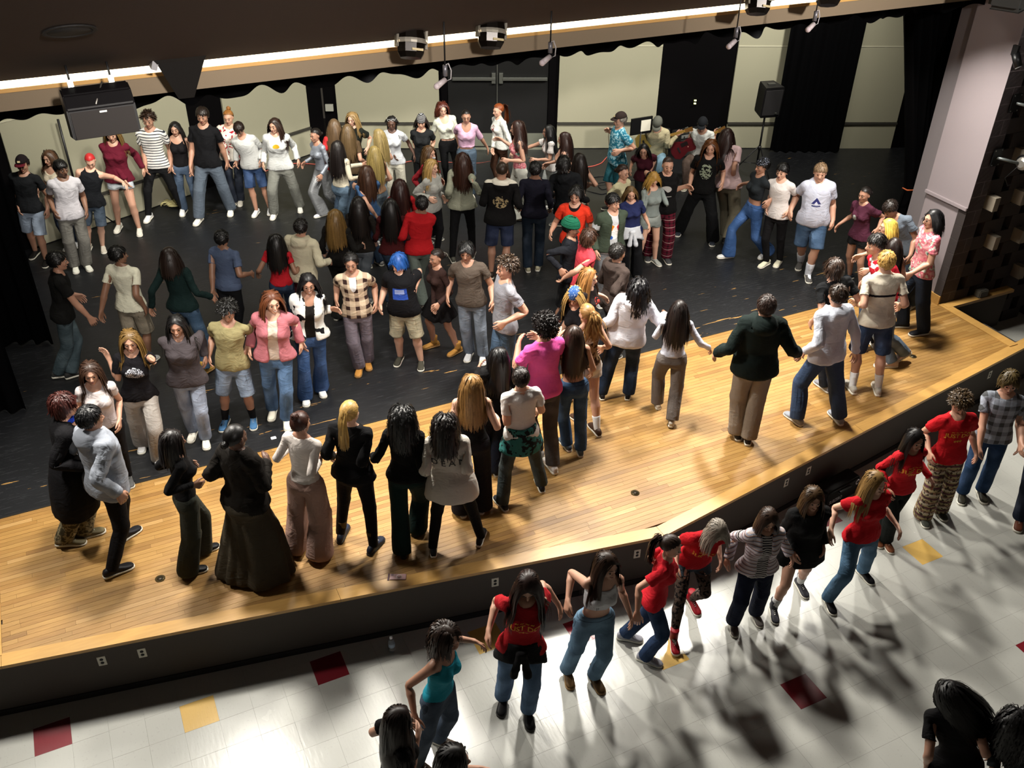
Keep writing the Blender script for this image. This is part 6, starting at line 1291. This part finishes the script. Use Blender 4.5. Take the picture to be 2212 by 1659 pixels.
# loudspeaker on stand (right), a second stand at left
def stand(P, h, label, n=3):
    t = thing('speaker_stand', label, 'stand', P, 'speaker stands')
    cyl('pole', (0,0,.25), (0,0,h), .018, M_BLKMET, t); cyl('collar', (0,0,.55), (0,0,.62), .030, M_BLKMET, t)
    for k in range(3):
        a = k*2.094+.5; cyl('leg', (.03*math.cos(a), .03*math.sin(a), .60), (.50*math.cos(a), .50*math.sin(a), .012), .011, M_BLKMET, t, n=8); cyl('brace', (0,0,.28), (.27*math.cos(a), .27*math.sin(a), .30), .008, M_BLKMET, t, n=6)
    return t
Ps = at(1630, 384); stand(Ps, 1.22, 'black tripod stand under loudspeaker before the right panel')
t = thing('loudspeaker', 'black loudspeaker on stand before the right-hand wall panel', 'loudspeaker', (Ps.x, Ps.y, ST+1.22)); t.rotation_euler = (math.radians(4), 0, math.radians(-12))
V, F = loft([[(x*w, yy, z) for x, yy in ((-.19,-.17),(.19,-.17),(.14,.17),(-.14,.17))] for w, z in ((.92,0),(1,.03),(1,.50),(.92,.55))]); mesh_obj('cabinet', V.tolist(), F.tolist(), plain('#0f0e10', .45), t)
box('grille', -.165, .165, -.183, -.172, .05, .50, plain('#161416', .8), t); box('top_handle', -.07, .07, -.04, .02, .55, .57, plain('#3a3a36', .5), t); box('badge', .08, .12, -.188, -.183, .07, .09, M_METAL, t)
Pl = at(190, 505); stand(Pl, 1.9, 'black tripod stand with tall pole behind red-haired person, left')
# monitor cabinet at the top right corner and wall lights on the block wall
P = aty(2185, 4, 1.4); t = thing('corner_loudspeaker', 'grey speaker cabinet cut off by the top right corner', 'loudspeaker', P); t.rotation_euler = (0, 0, .4); box('cabinet', -.22, .3, -.18, .18, -.06, .35, plain('#3a3b3a', .5), t, bev=.04); box('underside', -.18, .26, -.15, .15, -.07, -.06, plain('#161616', .6), t); cyl('hanger', (0,0,.35), (0,0,1.4), .01, M_BLKMET, t, n=6)
for n_, (u, v, lab) in enumerate(((2193, 222, 'black wall bracket with stage lamp, upper of two on block wall'), (2152, 340, 'black wall bracket with stage lamp, lower of two on block wall'))):
    P = aty(u, v, 2.19); t = thing('wall_lamp', lab, 'stage lamp', P, 'stage lamps on the block wall')
    box('mounting_plate', -.08, .08, -.015, 0, -.12, .12, M_BLKMET, t, bev=.002)
    for sx, sz in ((-1,1),(1,1),(-1,-1),(1,-1)): cyl('bolt', (sx*.06, -.018, sz*.1), (sx*.06, -.012, sz*.1), .009, M_METAL, t, n=8)
    cyl('arm', (0, -.01, 0), (.22, -.18, -.05), .02, plain('#6e7474', .4, .5), t)
    V, F = loft([[(.24+x, -.22+r*math.cos(a), -.05+r*math.sin(a)) for a in np.linspace(0, 2*math.pi, 15)[:-1]] for r, x in ((.05,-.02),(.085,.0),(.10,.10),(.11,.22),(.115,.24))]); mesh_obj('lamp_can', V.tolist(), F.tolist(), plain('#a9a6a0' if n_ else '#3a3836', .35, .6), t)
    for k in range(4): cyl('cooling_fin', (.27+k*.05, -.22, -.05), (.275+k*.05, -.22, -.05), .118, M_BLKMET, t, n=16)
    curve_tube('power_cable', [(.2,-.2,-.1), (.1,-.15,-.25), (.25,-.12,-.4), (.5,-.1,-.35)], .007, M_BLKPL, t)
P = aty(2192, 120, 2.15); t = thing('wall_lamp', 'small dark lamp with bright lens high on the block wall', 'stage lamp', P, 'stage lamps on the block wall'); cyl('lamp_can', (0,0,.03), (.02,-.08,-.12), .05, M_BLKMET, t); cyl('lens', (.02,-.08,-.12), (.022,-.086,-.128), .04, plain('#dfe6ee', .2), t); box('bracket', -.02, .02, -.03, .05, .0, .12, M_BLKMET, t)
P = aty(2118, 636, 2.15); o = box('cable_box', P.x-.09, P.x+.09, 2.09, 2.2, ST+.015, ST+.13, plain('#56524a', .6), bev=.012); tag(o, 'small grey box on the stair rail board at right', 'box')

def make_text(body, size, zc, front, extra=None):
    tc = bpy.data.curves.new('t', 'FONT'); tc.body = body; tc.size = size; tc.align_x = 'CENTER'; tc.offset = .0015; tc.resolution_u = 3; ob = bpy.data.objects.new('t', tc); C.objects.link(ob)
    dg = bpy.context.evaluated_depsgraph_get(); dg.update(); me = bpy.data.meshes.new_from_object(ob.evaluated_get(dg)); bpy.data.objects.remove(ob)
    bm = bmesh.new(); bm.from_mesh(me); bmesh.ops.triangulate(bm, faces=bm.faces[:]); bmesh.ops.subdivide_edges(bm, edges=[e for e in bm.edges if e.calc_length() > size*.22], cuts=1); bmesh.ops.triangulate(bm, faces=bm.faces[:]); bm.verts.index_update()
    V = np.array([v.co[:] for v in bm.verts]); F = np.array([[w.index for w in f.verts] for f in bm.faces]); bm.free()
    return np.stack([V[:, 0]*(1 if front else -1), 0*V[:, 0]-(.1 if front else -.1), zc+V[:, 1]], 1), F
# ------------------------------------------------------------------ small props
P = at(860, 1247); t = thing('phone', 'pink phone in clear case lying on the stage edge', 'phone', P+Vector((0,0,.0012))); t.rotation_euler = (0, 0, math.radians(-25))
box('phone_body', -.078, .078, -.038, .038, 0, .009, plain('#b98f90', .35), t, bev=.003); cyl('ring', (.01,0,.009), (.01,0,.0105), .027, plain('#e8e0dc', .4), t, n=24); cyl('ring_centre', (.01,0,.0105), (.01,0,.0112), .020, plain('#b98f90', .35), t, n=24)
box('camera_bump', -.07, -.045, .005, .033, .009, .011, plain('#8a6a6c', .3), t); box('wrist_loop', -.10, -.083, -.045, .045, 0, .006, plain('#4a1c24', .6), t)
B = at(847, 1406, 0); t = thing('water_bottle', 'small clear plastic water bottle on the floor by the stage', 'bottle', B)
g = G('clear_plastic', .08); g.b.inputs['Transmission Weight'].default_value = .85; g.b.inputs['IOR'].default_value = 1.2; g.base('#dfe6ea')
V, F = loft([[(r*math.cos(a), r*math.sin(a), z) for a in np.linspace(0, 2*math.pi, 17)[:-1]] for r, z in ((.028,0),(.032,.008),(.032,.05),(.029,.06),(.032,.07),(.032,.125),(.026,.155),(.012,.175),(.012,.185))]); mesh_obj('bottle_body', V.tolist(), F.tolist(), g.m, t, True)
cyl('bottle_cap', (0,0,.183), (0,0,.200), .014, plain('#e4e4e8', .4), t); cyl('bottle_label', (0,0,.072), (0,0,.118), .0325, plain('#9fb0c4', .5), t, n=18)
for n_, (u, v, c_, lab) in enumerate(((591,947,'#dcdce0','scrap of white paper on black floor near the white-topped woman'), (2200, 1430,'#8a1c22','none'))):
    if lab == 'none': continue
    P = at(u, v); o = box('paper_scrap', P.x-.03, P.x+.03, P.y-.025, P.y+.025, ST+.001, ST+.012, plain(c_, .8), bev=.004); tag(o, lab, 'paper')
# equipment case at foot of stage (white lettering) and cable reel ring
P = at(1835, 1062, 0); t = thing('equipment_case', 'black equipment case with white lettering at the foot of the stage', 'case', (7.50, .06, 0)); t.rotation_euler = (0, 0, math.atan(.163))
box('case_body', -.30, .30, -.10, .10, .0, .26, plain('#050506', .9), t, bev=.02); box('case_handle', -.1, .1, -.125, -.10, .20, .22, M_BLKMET, t)
Vt, Ft = make_text('SUBZERO', .07, 0, True); mesh_obj('case_lettering', [(-.12+x*.75, -.102+0*y, z+.07) for x, y, z in Vt], Ft.tolist(), plain('#c9c9cc', .6), t)
V, F = tubes(np.array([[(.24+.03*math.cos(a), -.105, .2+.03*math.sin(a)) for a in np.linspace(0, 6.2832, 21)]]), .006, .006, 6); mesh_obj('case_ring', V.tolist(), F.tolist(), plain('#d0d0d4', .4), t)
# cables
def cable(px, c_, r, lab, z=ST+.008):
    pts = [tuple(at(u, v, z)) for u, v in px]; P = np.array(pts); k = len(P); t = np.linspace(0, k-1, k*6)
    Q = np.stack([np.interp(t, np.arange(k), P[:, i]) for i in range(3)], 1)
    for _ in range(3): Q[1:-1] = (Q[:-2]+2*Q[1:-1]+Q[2:])/4
    o = curve_tube('cable', Q, r, plain(c_, .6)); tag(o, lab, 'cable', 'cables on the stage floor')
cable([(556,378),(600,358),(640,352),(700,356),(760,358),(850,356),(900,345),(960,350),(1030,353),(1060,348)], '#c4584a', .008, 'orange cable running along the back of the stage, left stretch')
cable([(1262,362),(1285,358),(1300,352),(1310,340),(1318,335)], '#c4584a', .009, 'orange cable curling toward the singer, right stretch')
for n_, px in enumerate(([(1270,385),(1300,380),(1330,386),(1380,380)], [(1275,398),(1310,392),(1330,402),(1300,410),(1290,400),(1330,396)], [(1268,412),(1300,420),(1325,412),(1345,420)])): cable(px, '#0c0c0d', .008, ['black cable on floor behind the singer, upper', 'looped black cable on floor below the singer', 'black cable on floor below the singer, lowest'][n_])
# band gear: chair, sheet stand, guitars, amplifier
gp = Vector((9.8, 7.75, ST))
GP = [r for r in PEOPLE if r[15].startswith('seated guitarist')][0]; BP = [r for r in PEOPLE if r[15].startswith('seated musician')][0]
def chair(rec, lab, c_):
    pel = rec[5]; f = Vector((rec[3][0], rec[3][1], 0)); t = thing('chair', lab, 'chair', (pel[0], pel[1], ST), 'chairs under the musicians'); t.rotation_euler = (0, 0, math.atan2(f.x, -f.y))
    box('seat', -.21, .21, -.22, .20, .43, .47, plain(c_, .6), t, bev=.012); box('backrest', -.20, .20, .20, .23, .55, .92, plain(c_, .6), t, bev=.012)
    for sx in (-.18, .18):
        for sy in (-.19, .2): cyl('leg', (sx, sy, .43), (sx*1.1, sy*1.1, 0), .012, M_METAL, t, n=8)
        cyl('back_post', (sx, .2, .43), (sx, .215, .6), .012, M_METAL, t, n=8)
chair(GP, 'black chair under the seated guitarist', '#0f0f10'); chair(BP, 'black chair under the musician with red guitar', '#121012')
def guitar(rec, lab, c_, flip):
    h1, h2 = Vector(rec[9]), Vector(rec[8]); f = Vector((rec[3][0], rec[3][1], 0)); t = thing('guitar', lab, 'guitar', h1)
    ax = (h2-h1).normalized(); up = f.normalized(); sd = ax.cross(up).normalized(); up = sd.cross(ax)
    M = Matrix((ax, sd, up)).transposed().to_4x4(); M.translation = h1+up*.03; t.matrix_world = M
    pr = [(-.30,.0),(-.28,.12),(-.20,.17),(-.10,.14),(-.02,.10),(.06,.12),(.13,.12),(.17,.06),(.16,0),(.17,-.06),(.12,-.12),(.05,-.12),(-.02,-.10),(-.10,-.14),(-.20,-.17),(-.28,-.12)]
    V, F = loft([[(x*k, yy*k, z) for x, yy in pr] for k, z in ((.97,-.03),(1,-.025),(1,.015),(.97,.02))]); mesh_obj('guitar_body', V.tolist(), F.tolist(), plain(c_, .3), t)
    box('neck', .15, .62, -.022, .022, .015, .035, plain('#8a6a30', .4), t); box('headstock', .62, .76, -.035, .035, .01, .028, plain('#6b4a20', .4), t); box('bridge', -.16, -.13, -.05, .05, .02, .03, M_BLKPL, t); box('pickguard', -.08, .05, -.09, -.02, .019, .024, plain('#1a1414', .3), t)
    for k in range(6): cyl('tuning_peg', (.64+.02*(k % 3), -.035 if k < 3 else .035, .02), (.64+.02*(k % 3), -.055 if k < 3 else .055, .02), .006, M_METAL, t, n=6)
guitar(GP, 'pale wooden guitar held by the seated guitarist', '#8f7a3c', 0); guitar(BP, 'dark red guitar held by second seated musician', '#4a1016', 0)
P = aty(1384, 290, 7.95); t = thing('music_stand', 'black music stand with white sheet beside the singer', 'music stand', (P.x, P.y, ST)); cyl('pole', (0,0,.05), (0,0,1.0), .012, M_BLKMET, t); box('desk', -.22, .22, -.01, .02, .95, 1.25, M_BLKMET, t); box('sheet', -.02, .18, -.02, -.012, 1.0, 1.2, plain('#d8d4c4', .8), t)
for k in range(3): a = k*2.09; cyl('foot', (0,0,.08), (.25*math.cos(a), .25*math.sin(a), .01), .01, M_BLKMET, t, n=6)
P = at(1500, 345); t = thing('amplifier', 'black guitar amplifier behind the musicians', 'amplifier', (P.x, P.y+.3, ST)); box('cabinet', -.3, .3, -.14, .14, 0, .5, plain('#101010', .6), t, bev=.01); box('grille_cloth', -.26, .26, -.15, -.14, .04, .38, plain('#1c1a18', .9), t); box('control_panel', -.26, .26, -.15, -.14, .41, .47, plain('#9a9a96', .4, .5), t)
for k in range(5): cyl('knob', (-.2+.1*k, -.165, .44), (-.2+.1*k, -.15, .44), .012, M_BLKPL, t, n=8)
SG = [r for r in PEOPLE if r[15].startswith('singer')][0]; H = Vector(SG[9]); hd_ = Vector(SG[4]); dv = (hd_+Vector((SG[3][0], SG[3][1], 0))*.10-Vector((0,0,.07))-H).normalized()
t = thing('handheld_microphone', 'black microphone held to the singer mouth', 'microphone', H); cyl('handle', -dv*.06, dv*.10, .014, M_BLKPL, t, r2=.017); cyl('grille_ball', dv*.10, dv*.15, .026, plain('#6e6e72', .4, .6), t, r2=.018); curve_tube('lead', [tuple(-dv*.06), tuple(-dv*.08+Vector((0,0,-.1))), (.05,.05,-.35), (.1,.1,-.7)], .005, M_BLKPL, t)
P = at(376, 444); rr = np.random.default_rng(4); Pn = []
for k in range(26):
    a = rr.random()*6.28; r_ = .15*rr.random(); Pn.append([(r_*math.cos(a)+.10*math.cos(b+a)*1, r_*math.sin(a)+.07*math.sin(b*1.3), .03+.035*rr.random()+.02*math.sin(b*2)) for b in np.linspace(0, 5, 9)])
V, F = tubes(np.array(Pn), .018, .012, 5); o = mesh_obj('fringed_bag', (V+np.array(P)).tolist(), F.tolist(), plain('#b5ad7c', .9), smooth=True); tag(o, 'pale fringed knit heap on the floor behind striped-tee boy', 'knit heap')

# ------------------------------------------------------------------ lettering geometry for shirts
TEXT = {}
v1, f1 = make_text('JUST DO', .070, 1.255, True); v2, f2_ = make_text('***', .07, 1.17, True); v3_, f3 = make_text('~ ~ ~ ~', .05, 1.31, True)
TEXT['justdo'] = (np.concatenate([v1, v2, v3_]), np.concatenate([f1, f2_+len(v1), f3+len(v1)+len(v2)]), True)
v1, f1 = make_text('D E A N', .105, 1.20, False); TEXT['dean'] = (v1, f1, False)
# ------------------------------------------------------------------ people
build_templates()
SM = small_meshes()
rng = np.random.default_rng(11)
for rec in PEOPLE[:NPEOPLE]:
    d = Vector(rec[4])-camO; near = (camM.transposed()@d).z > -10.2
    build_person(rec, SM, rng, near)
for ob in list(bpy.data.objects):
    if ob.type == 'EMPTY' and not ob.children: bpy.data.objects.remove(ob)
